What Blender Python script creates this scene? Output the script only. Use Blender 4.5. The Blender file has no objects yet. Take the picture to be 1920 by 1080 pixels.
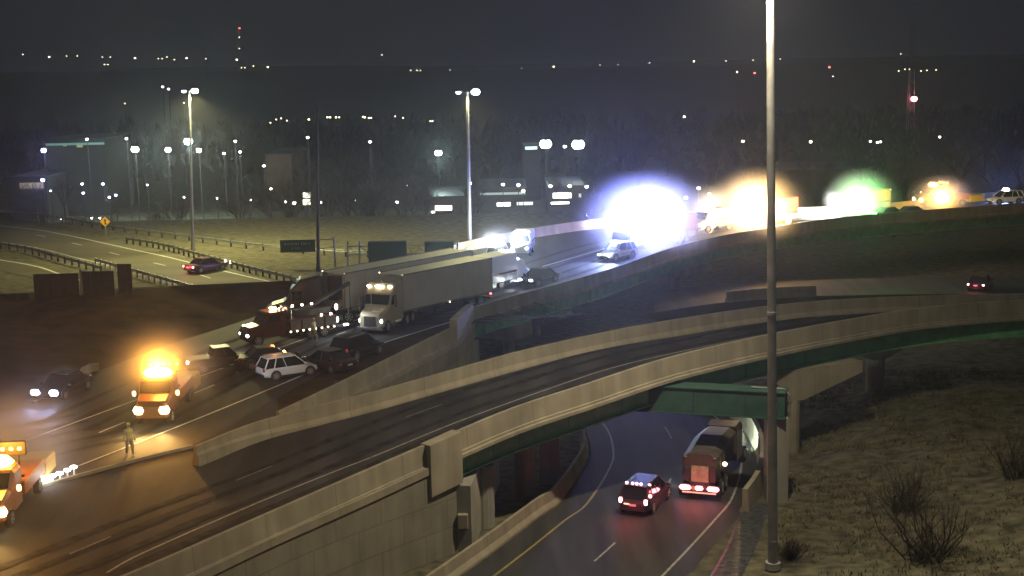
import bpy, math, random
from mathutils import Vector, Matrix
random.seed(7)
R = math.radians
SC = bpy.context.scene
COL = SC.collection
# ------------------------------------------------------------------ camera, sky, exposure
CAM_Z, FPX, TILT, ROLL = 25.5, 2600.0, R(9.35), R(1.2)
cd = bpy.data.cameras.new('camera'); cam = bpy.data.objects.new('camera', cd); COL.objects.link(cam)
cd.sensor_width = 36; cd.lens = 36*FPX/1920; cd.clip_start = 0.5; cd.clip_end = 6000
fw = Vector((0, math.cos(TILT), -math.sin(TILT)))
up0 = Vector((0, math.sin(TILT), math.cos(TILT))); rt0 = Vector((1, 0, 0))
rt = rt0*math.cos(ROLL) - up0*math.sin(ROLL); up = up0*math.cos(ROLL) + rt0*math.sin(ROLL)
m3 = Matrix((rt, up, -fw)).transposed()
cam.matrix_world = Matrix.Translation((0, 0, CAM_Z)) @ m3.to_4x4()
SC.camera = cam
SC.view_settings.view_transform = 'Standard'; SC.view_settings.look = 'None'
SC.view_settings.exposure = 0.0; SC.view_settings.gamma = 1.0
SC.render.engine = 'CYCLES'
cy = SC.cycles
cy.use_denoising = True; cy.max_bounces = 4; cy.diffuse_bounces = 2; cy.glossy_bounces = 2
cy.volume_bounces = 0; cy.transparent_max_bounces = 6; cy.sample_clamp_indirect = 4.0; cy.sample_clamp_direct = 0
cy.use_light_tree = True
try: cy.caustics_reflective = False; cy.caustics_refractive = False
except Exception: pass

w = bpy.data.worlds.new("World"); SC.world = w; w.use_nodes = True
nt = w.node_tree; nt.nodes.clear()
out = nt.nodes.new('ShaderNodeOutputWorld'); add = nt.nodes.new('ShaderNodeAddShader')
sky = nt.nodes.new('ShaderNodeTexSky'); sky.sky_type = 'NISHITA'; sky.sun_disc = False
sky.sun_elevation = R(-5); sky.sun_rotation = R(110)
b1 = nt.nodes.new('ShaderNodeBackground'); b1.inputs[1].default_value = 0.05
nt.links.new(sky.outputs[0], b1.inputs[0])
# city light on low cloud: overhead strength added to lift the dark surfaces
tc = nt.nodes.new('ShaderNodeTexCoord'); sx = nt.nodes.new('ShaderNodeSeparateXYZ')
mr = nt.nodes.new('ShaderNodeMapRange'); mr.inputs[1].default_value = 0.02; mr.inputs[2].default_value = .9
mr.inputs[3].default_value = 0.60; mr.inputs[4].default_value = 2.7
b2 = nt.nodes.new('ShaderNodeBackground'); b2.inputs[0].default_value = (0.0255, 0.0262, 0.0285, 1)
nt.links.new(tc.outputs['Generated'], sx.inputs[0]); nt.links.new(sx.outputs[2], mr.inputs[0])
nt.links.new(mr.outputs[0], b2.inputs[1])
nt.links.new(b1.outputs[0], add.inputs[0]); nt.links.new(b2.outputs[0], add.inputs[1]); nt.links.new(add.outputs[0], out.inputs[0])

# ------------------------------------------------------------------ picture -> world
def ray(px, py):
    return (fw*FPX + rt*(px-960) + up*(540-py)).normalized()
def P(px, py, z=4.5):
    d = ray(px, py); zz = z if not callable(z) else 5.0
    for _ in range(12 if callable(z) else 1):
        t = (zz-CAM_Z)/d.z; p = Vector((d.x*t, d.y*t, zz))
        if callable(z): zz = 0.5*zz + 0.5*z(p.x, p.y)
    return p
def D(px, py, depth):
    d = ray(px, py); t = depth/d.y
    return Vector((d.x*t, depth, CAM_Z+d.z*t))
def sstep(a, b, x):
    t = max(0, min(1, (x-a)/(b-a))); return t*t*(3-2*t)
def zA(x, y): return 4.5 + 1.5*sstep(118, 175, y)
def zB(x, y):
    u = x*.72 + y*.69
    return 4.5 + 2.7*sstep(34, 66, u)

# ------------------------------------------------------------------ materials
MATS = {}
def mat(name, col, rough=0.7, metal=0.0, noise=0.0, scale=3.0, spec=0.5, bump=0.0, col2=None, detail=6, stretch=None, coat=0):
    if name in MATS: return MATS[name]
    m = bpy.data.materials.new(name); m.use_nodes = True; n = m.node_tree; b = n.nodes['Principled BSDF']
    b.inputs['Roughness'].default_value = rough; b.inputs['Metallic'].default_value = metal
    b.inputs['Specular IOR Level'].default_value = spec
    if coat: b.inputs['Coat Weight'].default_value = coat
    b.inputs['Base Color'].default_value = (*col, 1)
    if noise or col2 or bump:
        t = n.nodes.new('ShaderNodeTexCoord'); mp = n.nodes.new('ShaderNodeMapping')
        if stretch: mp.inputs['Scale'].default_value = stretch
        n.links.new(t.outputs['Object'], mp.inputs[0])
        nz = n.nodes.new('ShaderNodeTexNoise'); nz.inputs['Scale'].default_value = scale; nz.inputs['Detail'].default_value = detail
        n.links.new(mp.outputs[0], nz.inputs['Vector'])
        r = n.nodes.new('ShaderNodeValToRGB'); r.color_ramp.elements[0].position = 0.32; r.color_ramp.elements[1].position = 0.68
        c2 = col2 or tuple(c*(1+noise) for c in col); c1 = col if col2 else tuple(c*(1-noise) for c in col)
        r.color_ramp.elements[0].color = (*c1, 1); r.color_ramp.elements[1].color = (*c2, 1)
        n.links.new(nz.outputs[0], r.inputs[0]); n.links.new(r.outputs[0], b.inputs['Base Color'])
        if bump:
            bp = n.nodes.new('ShaderNodeBump'); bp.inputs['Strength'].default_value = bump; bp.inputs['Distance'].default_value = 0.1
            n.links.new(nz.outputs[0], bp.inputs['Height']); n.links.new(bp.outputs[0], b.inputs['Normal'])
    MATS[name] = m; return m
def em(name, col, s, sample=False):
    if name in MATS: return MATS[name]
    m = bpy.data.materials.new(name); m.use_nodes = True; b = m.node_tree.nodes['Principled BSDF']
    b.inputs['Base Color'].default_value = (*[c*.5 for c in col], 1)
    b.inputs['Emission Color'].default_value = (*col, 1); b.inputs['Emission Strength'].default_value = s
    if not sample: m.cycles.emission_sampling = 'NONE'
    MATS[name] = m; return m
def concrete(name, col, joint=None, panel=(3.0, 1.5)):
    m = mat(name, col, 0.85, 0, .14, .5, bump=.15)
    n = m.node_tree; b = n.nodes['Principled BSDF']
    src = b.inputs['Base Color'].links[0].from_socket
    t = n.nodes.new('ShaderNodeTexCoord')
    # rain streaks running down the face
    mp = n.nodes.new('ShaderNodeMapping'); mp.inputs['Scale'].default_value = (1.1, 1.1, .10)
    n.links.new(t.outputs['Object'], mp.inputs[0])
    nz = n.nodes.new('ShaderNodeTexNoise'); nz.inputs['Scale'].default_value = 1.3; nz.inputs['Detail'].default_value = 5
    n.links.new(mp.outputs[0], nz.inputs[0])
    rp = n.nodes.new('ShaderNodeMapRange'); rp.inputs[1].default_value = .35; rp.inputs[2].default_value = .65; rp.inputs[3].default_value = .84; rp.inputs[4].default_value = 1.06
    n.links.new(nz.outputs[0], rp.inputs[0])
    mx = n.nodes.new('ShaderNodeVectorMath'); mx.operation = 'SCALE'
    n.links.new(src, mx.inputs[0]); n.links.new(rp.outputs[0], mx.inputs['Scale'])
    last = mx.outputs[0]
    if joint:
        sp = n.nodes.new('ShaderNodeSeparateXYZ'); n.links.new(t.outputs['Object'], sp.inputs[0])
        a = n.nodes.new('ShaderNodeMath'); a.operation = 'MULTIPLY'; a.inputs[1].default_value = joint[0]
        c = n.nodes.new('ShaderNodeMath'); c.operation = 'MULTIPLY'; c.inputs[1].default_value = joint[1]
        s = n.nodes.new('ShaderNodeMath'); s.operation = 'ADD'
        n.links.new(sp.outputs[0], a.inputs[0]); n.links.new(sp.outputs[1], c.inputs[0]); n.links.new(a.outputs[0], s.inputs[0]); n.links.new(c.outputs[0], s.inputs[1])
        cb = n.nodes.new('ShaderNodeCombineXYZ'); n.links.new(s.outputs[0], cb.inputs[0]); n.links.new(sp.outputs[2], cb.inputs[1])
        br = n.nodes.new('ShaderNodeTexBrick'); br.inputs['Scale'].default_value = 1; br.inputs['Brick Width'].default_value = panel[0]; br.inputs['Row Height'].default_value = panel[1]
        br.inputs['Mortar Size'].default_value = .03; br.inputs['Mortar Smooth'].default_value = .3
        br.inputs['Color1'].default_value = (1, 1, 1, 1); br.inputs['Color2'].default_value = (.93, .93, .93, 1); br.inputs['Mortar'].default_value = (.66, .66, .66, 1)
        n.links.new(cb.outputs[0], br.inputs['Vector'])
        m2 = n.nodes.new('ShaderNodeVectorMath'); m2.operation = 'MULTIPLY'
        n.links.new(last, m2.inputs[0]); n.links.new(br.outputs['Color'], m2.inputs[1]); last = m2.outputs[0]
    n.links.new(last, b.inputs['Base Color'])
    return m
M_asph = mat('asphalt', (.036, .036, .037), .72, 0, .45, .7, spec=.3, bump=.05, stretch=(1.3,.13,1), detail=10)
MATS['asphalt'].node_tree.nodes['Mapping'].inputs['Rotation'].default_value = (0, 0, R(20))
M_asphB = mat('ramp asphalt', (.042, .041, .042), .8, 0, .45, .6, spec=.15, bump=.05, stretch=(.9, .18, 1), detail=10)
MATS['ramp asphalt'].node_tree.nodes['Mapping'].inputs['Rotation'].default_value = (0, 0, R(44))
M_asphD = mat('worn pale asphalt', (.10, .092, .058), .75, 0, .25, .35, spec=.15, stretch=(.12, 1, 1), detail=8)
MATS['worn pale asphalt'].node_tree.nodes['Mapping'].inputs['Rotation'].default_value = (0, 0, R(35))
M_con = concrete('barrier concrete', (.315, .28, .20), joint=(.71,.71), panel=(4.6, 60))
M_wall = concrete('wall concrete', (.24, .225, .165), joint=(.45, .89))
M_colm = concrete('pier concrete', (.30, .29, .24))
M_green = mat('bridge green paint', (.15, .42, .20), .5, 0, .2, 1.2, spec=.4)
M_grass = mat('grass', (.05, .05, .033), .95, 0, 0, 1.4, spec=.05, bump=.8, col2=(.17, .155, .10), detail=15, stretch=(.8,1.1,1))
M_soil = mat('dark brush soil', (.030, .026, .016), 1, 0, 0, .5, spec=.02, bump=.7, col2=(.075, .055, .03), detail=12)
M_line = mat('white paint', (.62, .61, .55), .6, 0, .25, 4)
M_yline = mat('yellow paint', (.26, .21, .06), .6, 0, .25, 4)
M_steel = mat('galvanised steel', (.34, .35, .34), .45, .6, .15, 2)
M_dsteel = mat('dark steel', (.06, .06, .065), .5, .4)
M_black = mat('black rubber', (.015, .015, .016), .8)
M_plastic = mat('black plastic', (.02, .02, .022), .5)
M_glass = mat('dark glass', (.012, .014, .018), .06, 0, spec=.8)
M_rim = mat('alloy rim', (.75, .76, .78), .25, .7)
M_chrome = mat('chrome', (.7, .7, .7), .15, 1)
M_cap = mat('old teal bridge paint', (.04, .10, .075), .5, 0, .2, 1.2, spec=.3)
M_ltgreen = mat('sign green', (.012, .075, .045), .5)
M_white = mat('white paint body', (.72, .73, .74), .35, coat=.4)
M_trailer = mat('trailer white sheet', (.62, .61, .54), .5, 0, .06, .7)
M_twig = mat('bare twigs', (.05, .038, .025), .95)
M_bark = mat('bark', (.045, .035, .026), .95, 0, .3, 4)
M_track = mat('tyre darkened asphalt', (.030, .029, .030), .85, 0, .5, 1.5, spec=.08, detail=10)
M_line2 = mat('worn paint', (.28, .27, .23), .7, 0, .35, 4)
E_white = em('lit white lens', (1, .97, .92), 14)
E_head = em('lit headlamp', (.80, .88, 1), 30)
E_warm = em('lit warm lens', (1, .86, .6), 14)
E_teal = em('lit lot lamp', (.85, 1, .93), 26)
E_blue = em('lit blue white lens', (.55, .62, 1), 22)
E_amber = em('lit amber lens', (1, .42, .05), 26)
E_amw = em('lit marker lens', (1, .82, .5), 9)
E_red = em('lit red lens', (1, .10, .12), 9)
E_redh = em('lit brake lens', (1, .22, .25), 26)
E_green = em('lit green lens', (.3, 1, .3), 26)
E_neon = em('red neon', (1, .12, .04), .5)
E_win = em('lit shop window', (1, .93, .7), 1.1)

# ------------------------------------------------------------------ mesh helpers
class MB:
    def __init__(s): s.v = []; s.f = []
    def add(s, vs, fs):
        o = len(s.v); s.v += [tuple(v) for v in vs]; s.f += [tuple(i+o for i in f) for f in fs]; return s
    def box(s, x0, x1, y0, y1, z0, z1, M=None):
        vs = [Vector((x, y, z)) for z in (z0, z1) for y in (y0, y1) for x in (x0, x1)]
        if M: vs = [M @ v for v in vs]
        return s.add(vs, [(0,2,3,1),(4,5,7,6),(0,1,5,4),(2,6,7,3),(0,4,6,2),(1,3,7,5)])
    def rbox(s, x0, x1, y0, y1, z0, z1, r=.05):
        # box with chamfered edges, extruded along x
        pr = [(y0+r,z0),(y1-r,z0),(y1,z0+r),(y1,z1-r),(y1-r,z1),(y0+r,z1),(y0,z1-r),(y0,z0+r)]
        secs = []
        cyy, cz = (y0+y1)/2, (z0+z1)/2
        for x, k in ((x0, 1), (x0+r, 0), (x1-r, 0), (x1, 1)):
            secs.append([Vector((x, a-(r*k*.7 if a > cyy else -r*k*.7), b-(r*k*.7 if b > cz else -r*k*.7))) for a, b in pr])
        return s.loft(secs)
    def loft(s, secs, cap=True):
        n = len(secs[0]); vs = [p for q in secs for p in q]; fs = []
        for i in range(len(secs)-1):
            for j in range(n):
                k = (j+1) % n
                fs.append((i*n+j, i*n+k, (i+1)*n+k, (i+1)*n+j))
        if cap: fs += [tuple(range(n))[::-1], tuple((len(secs)-1)*n+j for j in range(n))]
        return s.add(vs, fs)
    def tube(s, a, b, r0, r1=None, n=8, cap=True):
        a, b = Vector(a), Vector(b); r1 = r0 if r1 is None else r1
        d = (b-a).normalized(); t = Vector((0,0,1)) if abs(d.z) < .9 else Vector((1,0,0))
        u = d.cross(t).normalized(); v = d.cross(u)
        return s.loft([[a+(u*math.cos(q)+v*math.sin(q))*r0 for q in [2*math.pi*i/n for i in range(n)]],
                       [b+(u*math.cos(q)+v*math.sin(q))*r1 for q in [2*math.pi*i/n for i in range(n)]]], cap)
    def ball(s, c, r, n=10, sc=(1,1,1)):
        c = Vector(c); k = n//2
        secs = []
        for i in range(1, k):
            t = math.pi*i/k
            secs.append([c+Vector((sc[0]*r*math.sin(t)*math.cos(2*math.pi*j/n), sc[1]*r*math.sin(t)*math.sin(2*math.pi*j/n), -sc[2]*r*math.cos(t))) for j in range(n)])
        return s.loft(secs)
    def disc(s, c, r, h, ax='y', n=18):
        c = Vector(c); d = Vector((0,h/2,0)) if ax == 'y' else (Vector((h/2,0,0)) if ax == 'x' else Vector((0,0,h/2)))
        return s.tube(c-d, c+d, r, r, n)
    def build(s, name, m, parent=None, smooth=False):
        me = bpy.data.meshes.new(name); me.from_pydata(s.v, [], s.f); me.update()
        if smooth:
            for p in me.polygons: p.use_smooth = True
        me.materials.append(m)
        o = bpy.data.objects.new(name, me); COL.objects.link(o)
        if parent: o.parent = parent
        return o
def tag(o, label=None, cat=None, group=None, kind=None):
    if label: o['label'] = label
    if cat: o['category'] = cat
    if group: o['group'] = group
    if kind: o['kind'] = kind
    return o
def struct(o): o['kind'] = 'structure'; return o
def thing(name, label, cat, loc=(0,0,0), rz=0, group=None):
    o = bpy.data.objects.new(name, None); COL.objects.link(o); o.location = loc; o.rotation_euler = (0,0,rz)
    o.empty_display_size = .2
    return tag(o, label, cat, group)
def copy_tree(o, parent=None):
    c = o.copy(); COL.objects.link(c); c.parent = parent
    for ch in [x for x in o.children]: copy_tree(ch, c)
    return c
def lamp(parent, loc, W, col, radius=.15, spot=None, size=70, blend=.5, name='lamp_light'):
    l = bpy.data.lights.new(name, 'SPOT' if spot else 'POINT'); l.energy = W; l.color = col; l.shadow_soft_size = radius
    o = bpy.data.objects.new(name, l); COL.objects.link(o)
    o.location = loc
    if spot:
        l.spot_size = R(size); l.spot_blend = blend
        o.rotation_euler = Vector(spot).to_track_quat('-Z', 'Y').to_euler()
    if parent: o.parent = parent
    return o
def smooth(pts, n=5):
    pts = [Vector(p) for p in pts]; q = [pts[0]*2-pts[1]] + pts + [pts[-1]*2-pts[-2]]; r = []
    for i in range(1, len(q)-2):
        a, b, c, d = q[i-1:i+3]
        for k in range(n):
            t = k/n
            r.append(.5*((2*b)+(c-a)*t+(2*a-5*b+4*c-d)*t*t+(3*b-a-3*c+d)*t**3))
    return r+[pts[-1]]
def normals(pts):
    r = []
    for i in range(len(pts)):
        d = pts[min(i+1, len(pts)-1)]-pts[max(i-1, 0)]; d.z = 0; d.normalize(); r.append(Vector((-d.y, d.x, 0)))
    return r
def offset(pts, o, dz=0):
    return [p+n*o+Vector((0,0,dz)) for p, n in zip(pts, normals(pts))]
def sweep(mb, pts, prof, absz=False):
    ns = normals(pts)
    return mb.loft([[Vector((p.x+n.x*o, p.y+n.y*o, z if absz else p.z+z)) for o, z in prof] for p, n in zip(pts, ns)])
def strip(name, a, b, m, z=None):
    """sheet between two polylines, each resampled to the same count"""
    N = 70
    def res(p):
        L = [0]
        for i in range(1, len(p)): L.append(L[-1]+(p[i]-p[i-1]).length)
        o = []; j = 0
        for k in range(N+1):
            t = L[-1]*k/N
            while j < len(L)-2 and L[j+1] < t: j += 1
            f = (t-L[j])/max(1e-6, L[j+1]-L[j]); o.append(p[j].lerp(p[j+1], max(0, min(1, f))))
        return o
    a, b = res(a), res(b); mb = MB()
    W = 4; vs = []
    for p, q in zip(a, b):
        for k in range(W+1):
            v = p.lerp(q, k/W); vs.append(v)
    fs = [(i*(W+1)+k, (i+1)*(W+1)+k, (i+1)*(W+1)+k+1, i*(W+1)+k+1) for i in range(N) for k in range(W)]
    mb.add(vs, fs)
    return mb.build(name, m)
def line(name, pts, w, m, dash=None, dz=.006, label=None):
    """painted line; dash=(on,off)"""
    mb = MB(); pts = smooth(pts, 8)
    # resample at 0.5 m
    out = [pts[0]]
    for p in pts[1:]:
        while (p-out[-1]).length > .5: out.append(out[-1]+(p-out[-1]).normalized()*.5)
    ns = normals(out); run = []
    def flush(run):
        if len(run) < 2: return
        vs = []
        for p, n in run: vs += [p+n*w/2+Vector((0,0,dz)), p-n*w/2+Vector((0,0,dz))]
        mb.add(vs, [(2*i, 2*i+1, 2*i+3, 2*i+2) for i in range(len(run)-1)])
    for i, (p, n) in enumerate(zip(out, ns)):
        s = i*.5
        if dash and (s % (dash[0]+dash[1])) > dash[0]: flush(run); run = []
        else: run.append((p, n))
    flush(run)
    return struct(mb.build(name, m))
def ordn(i): return ['first','second','third','fourth','fifth','sixth','seventh','eighth','ninth','tenth','eleventh','twelfth','thirteenth','fourteenth','fifteenth','sixteenth','seventeenth','eighteenth','nineteenth','twentieth','twenty-first','twenty-second','twenty-third','twenty-fourth','twenty-fifth','twenty-sixth'][i]
# ================================================================== GROUND AND ROADS
def proj(p):
    d = Vector(p)-Vector((0,0,CAM_Z)); k = FPX/d.dot(fw)
    return 960+d.dot(rt)*k, 540-d.dot(up)*k
def cut(pts, px):
    """split a polyline where it crosses picture column px"""
    for i in range(1, len(pts)):
        if proj(pts[i])[0] >= px:
            a, b = proj(pts[i-1])[0], proj(pts[i])[0]; q = pts[i-1].lerp(pts[i], (px-a)/(b-a))
            return pts[:i]+[q], [q]+pts[i:]
    return pts, []
def setz(o, f, dz=0):
    for v in o.data.vertices: v.co.z = f(v.co.x, v.co.y)+dz
def resample(p, N):
    L = [0]
    for i in range(1, len(p)): L.append(L[-1]+(p[i]-p[i-1]).length)
    o = []; j = 0
    for k in range(N+1):
        t = L[-1]*k/N
        while j < len(L)-2 and L[j+1] < t: j += 1
        f = (t-L[j])/max(1e-6, L[j+1]-L[j]); o.append(p[j].lerp(p[j+1], max(0, min(1, f))))
    return o
def slab(name, a, b, m, top, bot, N=40, parent=None):
    a, b = resample(a, N), resample(b, N); mb = MB(); secs = []
    for p, q in zip(a, b):
        r_ = [p.lerp(q, k/6) for k in range(7)]
        secs.append([Vector((v.x,v.y,top(v.x,v.y))) for v in r_]+[Vector((v.x,v.y,bot(v.x,v.y))) for v in r_[::-1]])
    mb.loft(secs)
    return mb.build(name, m, parent)

from mathutils import noise as NZ
def gz(x, y):
    z = 0.0
    z += -2.0*sstep(170, 215, y) + 17*sstep(600, 1350, y) + 8*sstep(300, 1400, y)*sstep(-100, -500, x)
    mound = sstep(17.5, 30, x)*sstep(150, 110, y)*1.3
    z += mound
    if x > 16 and y < 150: z += sstep(16, 20, x)*.35*NZ.noise(Vector((x*.35, y*.35, 0)))
    if y > 260: z += 2.5*NZ.noise(Vector((x*.008, y*.008, 3)))
    return z-.03
xs = sorted(set([-2400,-1800,-1300,-900,-650,-480,-360,-280,-220,-170,-130,-100,-80,-60,-45,-30,-15,0,8,12,15]+[15+i*.8 for i in range(1,50)]+[58,64,72,82,95,110,130,160,200,250,320,400,520,700,950,1300,1800,2400]))
ys = sorted(set([-60,-30,0,20,35,45]+[45+i*1.0 for i in range(1,90)]+[140,150,160,170,180,190,200,210,220,240,260,300,340,400,460,520,600,680,760,850,950,1050,1150,1250,1350,1500,1800,2200,3000]))
mb = MB(); mb.add([(x,y,gz(x,y)) for y in ys for x in xs], [(j*len(xs)+i, j*len(xs)+i+1, (j+1)*len(xs)+i+1, (j+1)*len(xs)+i) for j in range(len(ys)-1) for i in range(len(xs)-1)])
struct(mb.build('ground', M_grass, smooth=True))

# --- highway (the road of the lorries)
zA1 = lambda x, y: zA(x, y)+1.07
An = smooth([P(*a, zA) for a in [(-150,975),(60,914),(240,864),(365,832),(500,757),(640,680),(740,636),(840,606)]], 5)
AnB = smooth([P(*a, zA1) for a in [(845,592),(882,577),(1010,541),(1140,505),(1290,455),(1450,425),(1620,403),(1900,382),(2150,370)]], 6)
AnB = [p-Vector((0,0,1.07)) for p in AnB]
Af = smooth([P(*a, zA) for a in [(-150,838),(35,757),(200,690),(320,645),(460,600),(560,560),(700,512),(860,474),(1000,445),(1150,424),(1300,412),(1460,406),(1620,401),(1900,372),(2150,362)]], 5)
NearA = An+AnB[1:]
hw = strip('road', NearA, Af, M_asph); setz(hw, zA); struct(hw)
AnL = [p-Vector((0,0,1.07)) for p in smooth([P(*a, zA1) for a in [(520,772),(590,739),(669,701),(782,645),(850,612)]], 5)]
# embankment under the left half
AfL, AfR = cut(Af, 700)
emb_near = [P(*a, 4.4) for a in [(-150,979),(60,918),(240,868),(365,840),(440,815)]]+[Vector((p.x,p.y,4.4)) for p in AnL]+[Vector((p.x,p.y,4.4)) for p in AnB[:7] if proj(p)[0] < 881]
corner = cut(AnB, 881)[0][-1]
far_corner = corner+Vector((-16.5, 11, 0))
poly = emb_near+[Vector((corner.x,corner.y,4.4)), Vector((far_corner.x,far_corner.y,4.4)), Vector((8,170,4.4)), Vector((8,193,4.4)), Vector((-420,193,4.4)), Vector((-420,45,4.4))]
mb = MB(); n = len(poly)
mb.add([Vector((p.x,p.y,4.38)) for p in poly]+[Vector((p.x,p.y,-.4)) for p in poly], [tuple(range(n))]+[(i,n+i,n+(i+1)%n,(i+1)%n) for i in range(n)])
struct(mb.build('embankment', M_grass))
# verge between carriageway and the wall top
vg = strip('verge', AnL, cut(cut(An, 840)[0], 520)[1], M_soil); setz(vg, zA, -.008); struct(vg)
fill = slab('verge_fill', AnL, [p+Vector((-2,3,0)) for p in AnL], M_wall, lambda x,y: zA(x,y)-.03, lambda x,y: -.3, 20); struct(fill); fill.name = 'terrain'
# bridge deck
abR = cut(AnB, 881)[1]
bA = thing('viaduct', 'highway bridge with green side girders carrying the lit emergency vehicles', 'bridge')
AfR2 = cut(Af, 760)[1]
slab('deck', offset(abR, -.25), AfR2, M_con, lambda x,y: zA(x,y)-.09, lambda x,y: zA(x,y)-.3, 60, bA)
for o in (.7, 4.2, 7.8):
    mb = MB(); sweep(mb, offset(abR, o), [(-.22,-1.7),(.22,-1.7),(.22,-1.62),(.03,-1.62),(.03,-.38),(.22,-.38),(.22,-.31),(-.22,-.31),(-.22,-.38),(-.03,-.38),(-.03,-1.62),(-.22,-1.62)])
    if o == .7:
        for q in offset(abR, .6)[::3]: mb.box(q.x-.05,q.x+.05,q.y-.1,q.y+.1,q.z-1.62,q.z-.38)
    mb.build('girder', M_green, bA)
BPROF = [(-.28,0),(.26,0),(.26,.08),(.1,.33),(.08,1.07),(-.12,1.07),(-.15,.0)]
OPROF = [(-.26,-.34),(.26,-.05),(.24,.10),(.10,.36),(.08,1.07),(-.12,1.07),(-.17,.02),(-.26,-.02)]
def barrier(name, pts, label, prof=OPROF, m=None):
    mb = MB(); sweep(mb, pts, prof)
    return tag(mb.build(name, m or M_con), label, 'barrier')
barrier('barrier', abR, 'long concrete parapet along the near edge of the upper highway bridge')
barrier('barrier', AnL, 'concrete barrier on top of the retaining wall beside the crashed cars')
FPROF = [(-.26,-.05),(.26,-.05),(.24,.10),(.10,.36),(.08,1.07),(-.08,1.07),(-.1,.36),(-.24,.10)]
barrier('barrier', cut(Af, 1012)[0][-30:] if False else cut(cut(Af, 2100)[0], 840)[1], 'white-lit concrete barrier along the far side of the highway behind the emergency vehicles', FPROF)
# end block of the upper abutment
c0 = cut(AnB, 881)[0]; a = AnL[-1]; b = c0[-1]
eb = MB(); d = (b-a); d.z = 0; L = d.length; d.normalize(); nn = Vector((-d.y,d.x,0))
q = [a-nn*.3-Vector((0,0,1.2)), b-nn*.3-Vector((0,0,1.2)), b+nn*.3-Vector((0,0,1.2)), a+nn*.3-Vector((0,0,1.2))]
t = [Vector((p.x,p.y,zA(p.x,p.y)+h)) for p, h in zip(q, (1.6,1.35,1.35,1.6))]
eb.add(q+t, [(0,3,2,1),(4,5,6,7),(0,1,5,4),(1,2,6,5),(2,3,7,6),(3,0,4,7)])
bl = eb.build('end_block', M_con, bA)
def wall_along(name, pts, zb, top, m, label, o=-.32, th=.28):
    w_ = thing(name, label, 'retaining wall')
    mb = MB()
    mb.loft([[Vector((p.x+n.x*o,p.y+n.y*o,zb)), Vector((p.x+n.x*(o+th),p.y+n.y*(o+th),zb)), Vector((p.x+n.x*(o+th),p.y+n.y*(o+th),top(p.x,p.y)-.36)), Vector((p.x+n.x*o,p.y+n.y*o,top(p.x,p.y)-.36))] for p, n in zip(pts, normals(pts))])
    mb.build('wall', m, w_)
    mb = MB()
    mb.loft([[Vector((p.x+n.x*(o-.10),p.y+n.y*(o-.10),top(p.x,p.y)+z)) if k else Vector((p.x+n.x*(o+.05),p.y+n.y*(o+.05),top(p.x,p.y)+z)) for k, z in ((1,-.42),(0,-.42),(0,-.03),(1,-.03))] for p, n in zip(pts, normals(pts))])
    mb.build('coping', M_con, w_)
    return w_
wall_along('retaining_wall', AnL+[b], -.3, zA, M_wall, 'triangular stretch of panelled retaining wall below the crashed cars')
# abutment face of the upper bridge
mb = MB(); cdir = (far_corner-corner); cdir.z = 0; cdir.normalize(); cn = Vector((cdir.y,-cdir.x,0))
for s0, s1, z0, z1 in ((-.3, 19, -.3, 4.6-1.8),):
    p0, p1 = corner+cdir*s0, corner+cdir*s1
    mb.add([Vector((p.x+cn.x*k,p.y+cn.y*k,z)) for z in (z0,z1) for p,k in ((p0,0),(p1,0),(p1,.8),(p0,.8))], [(0,1,2,3),(4,7,6,5),(0,4,5,1),(1,5,6,2),(2,6,7,3),(3,7,4,0)])
mb.build('abutment', M_colm, bA)
p0 = corner+Vector((-.35,-.6,0))
MB().box(p0.x-.35,p0.x+.35,p0.y-.3,p0.y+.5,-.3,4.45).build('end_pilaster', M_con, bA)

def hammer(parent, base, zt, dirv, left, right, colw=1.1, depth=1.2, zb=-.3, m=None):
    """concrete column with a tapered cap reaching left/right along dirv"""
    dirv = Vector((dirv[0],dirv[1],0)).normalized(); nv = Vector((-dirv.y,dirv.x,0)); m = m or M_colm
    mb = MB()
    secs = []
    for s, zl in ((-left, zt-.75), (-colw*.6, zt-depth*1.6), (colw*.6, zt-depth*1.6), (right, zt-.75)):
        c = base+dirv*s
        secs.append([Vector((c.x+nv.x*k,c.y+nv.y*k,z)) for k, z in ((-.55,zl),(.55,zl),(.55,zt),(-.55,zt))])
    mb.loft(secs); mb.build('pier_cap', m, parent)
    mb = MB(); mb.tube((base.x,base.y,zb),(base.x,base.y,zt-depth*1.6+.02), colw*.56, colw*.56, 14); mb.build('column', m, parent)
# piers of the upper bridge
for px, o, l, r in ((1075, 4.5, 5, 5), (1330, 5, 6, 6)):
    c = cut(abR, px)[0][-1]; q = cut(abR, px+12)[0][-1]; dd = (q-c); dd.z = 0; dd.normalize(); nv = Vector((-dd.y,dd.x,0))
    hammer(bA, c+nv*o, zA(c.x,c.y)-1.72, -nv, l, r+o*0-1)
c = cut(abR, 985)[0][-1]; q = cut(abR, 1000)[0][-1]; dd = (q-c); dd.z=0; dd.normalize(); nv = Vector((-dd.y,dd.x,0))
mb = MB()
for s in (.5, 5.5): mb.tube(c+nv*(s+1)+Vector((0,0,-8)), c+nv*(s+1)+Vector((0,0,-3.2)), .55, .55, 14)
for k in range(2):
    p_ = c+nv*(1.8+5*k); MB().tube((p_.x,p_.y,-.3),(p_.x,p_.y,3.0-.02),.55,.55,14).build('column', M_colm, bA)
mb = MB(); secs = []
for s in (.4, 10):
    cc = c+nv*s; secs.append([Vector((cc.x+dd.x*k,cc.y+dd.y*k,z)) for k, z in ((-1.6,1.5),(1.6,1.5),(1.6,zA(c.x,c.y)-1.72),(-1.6,zA(c.x,c.y)-1.72))])
mb.loft(secs); mb.build('pier_wall', M_colm, bA)

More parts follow.
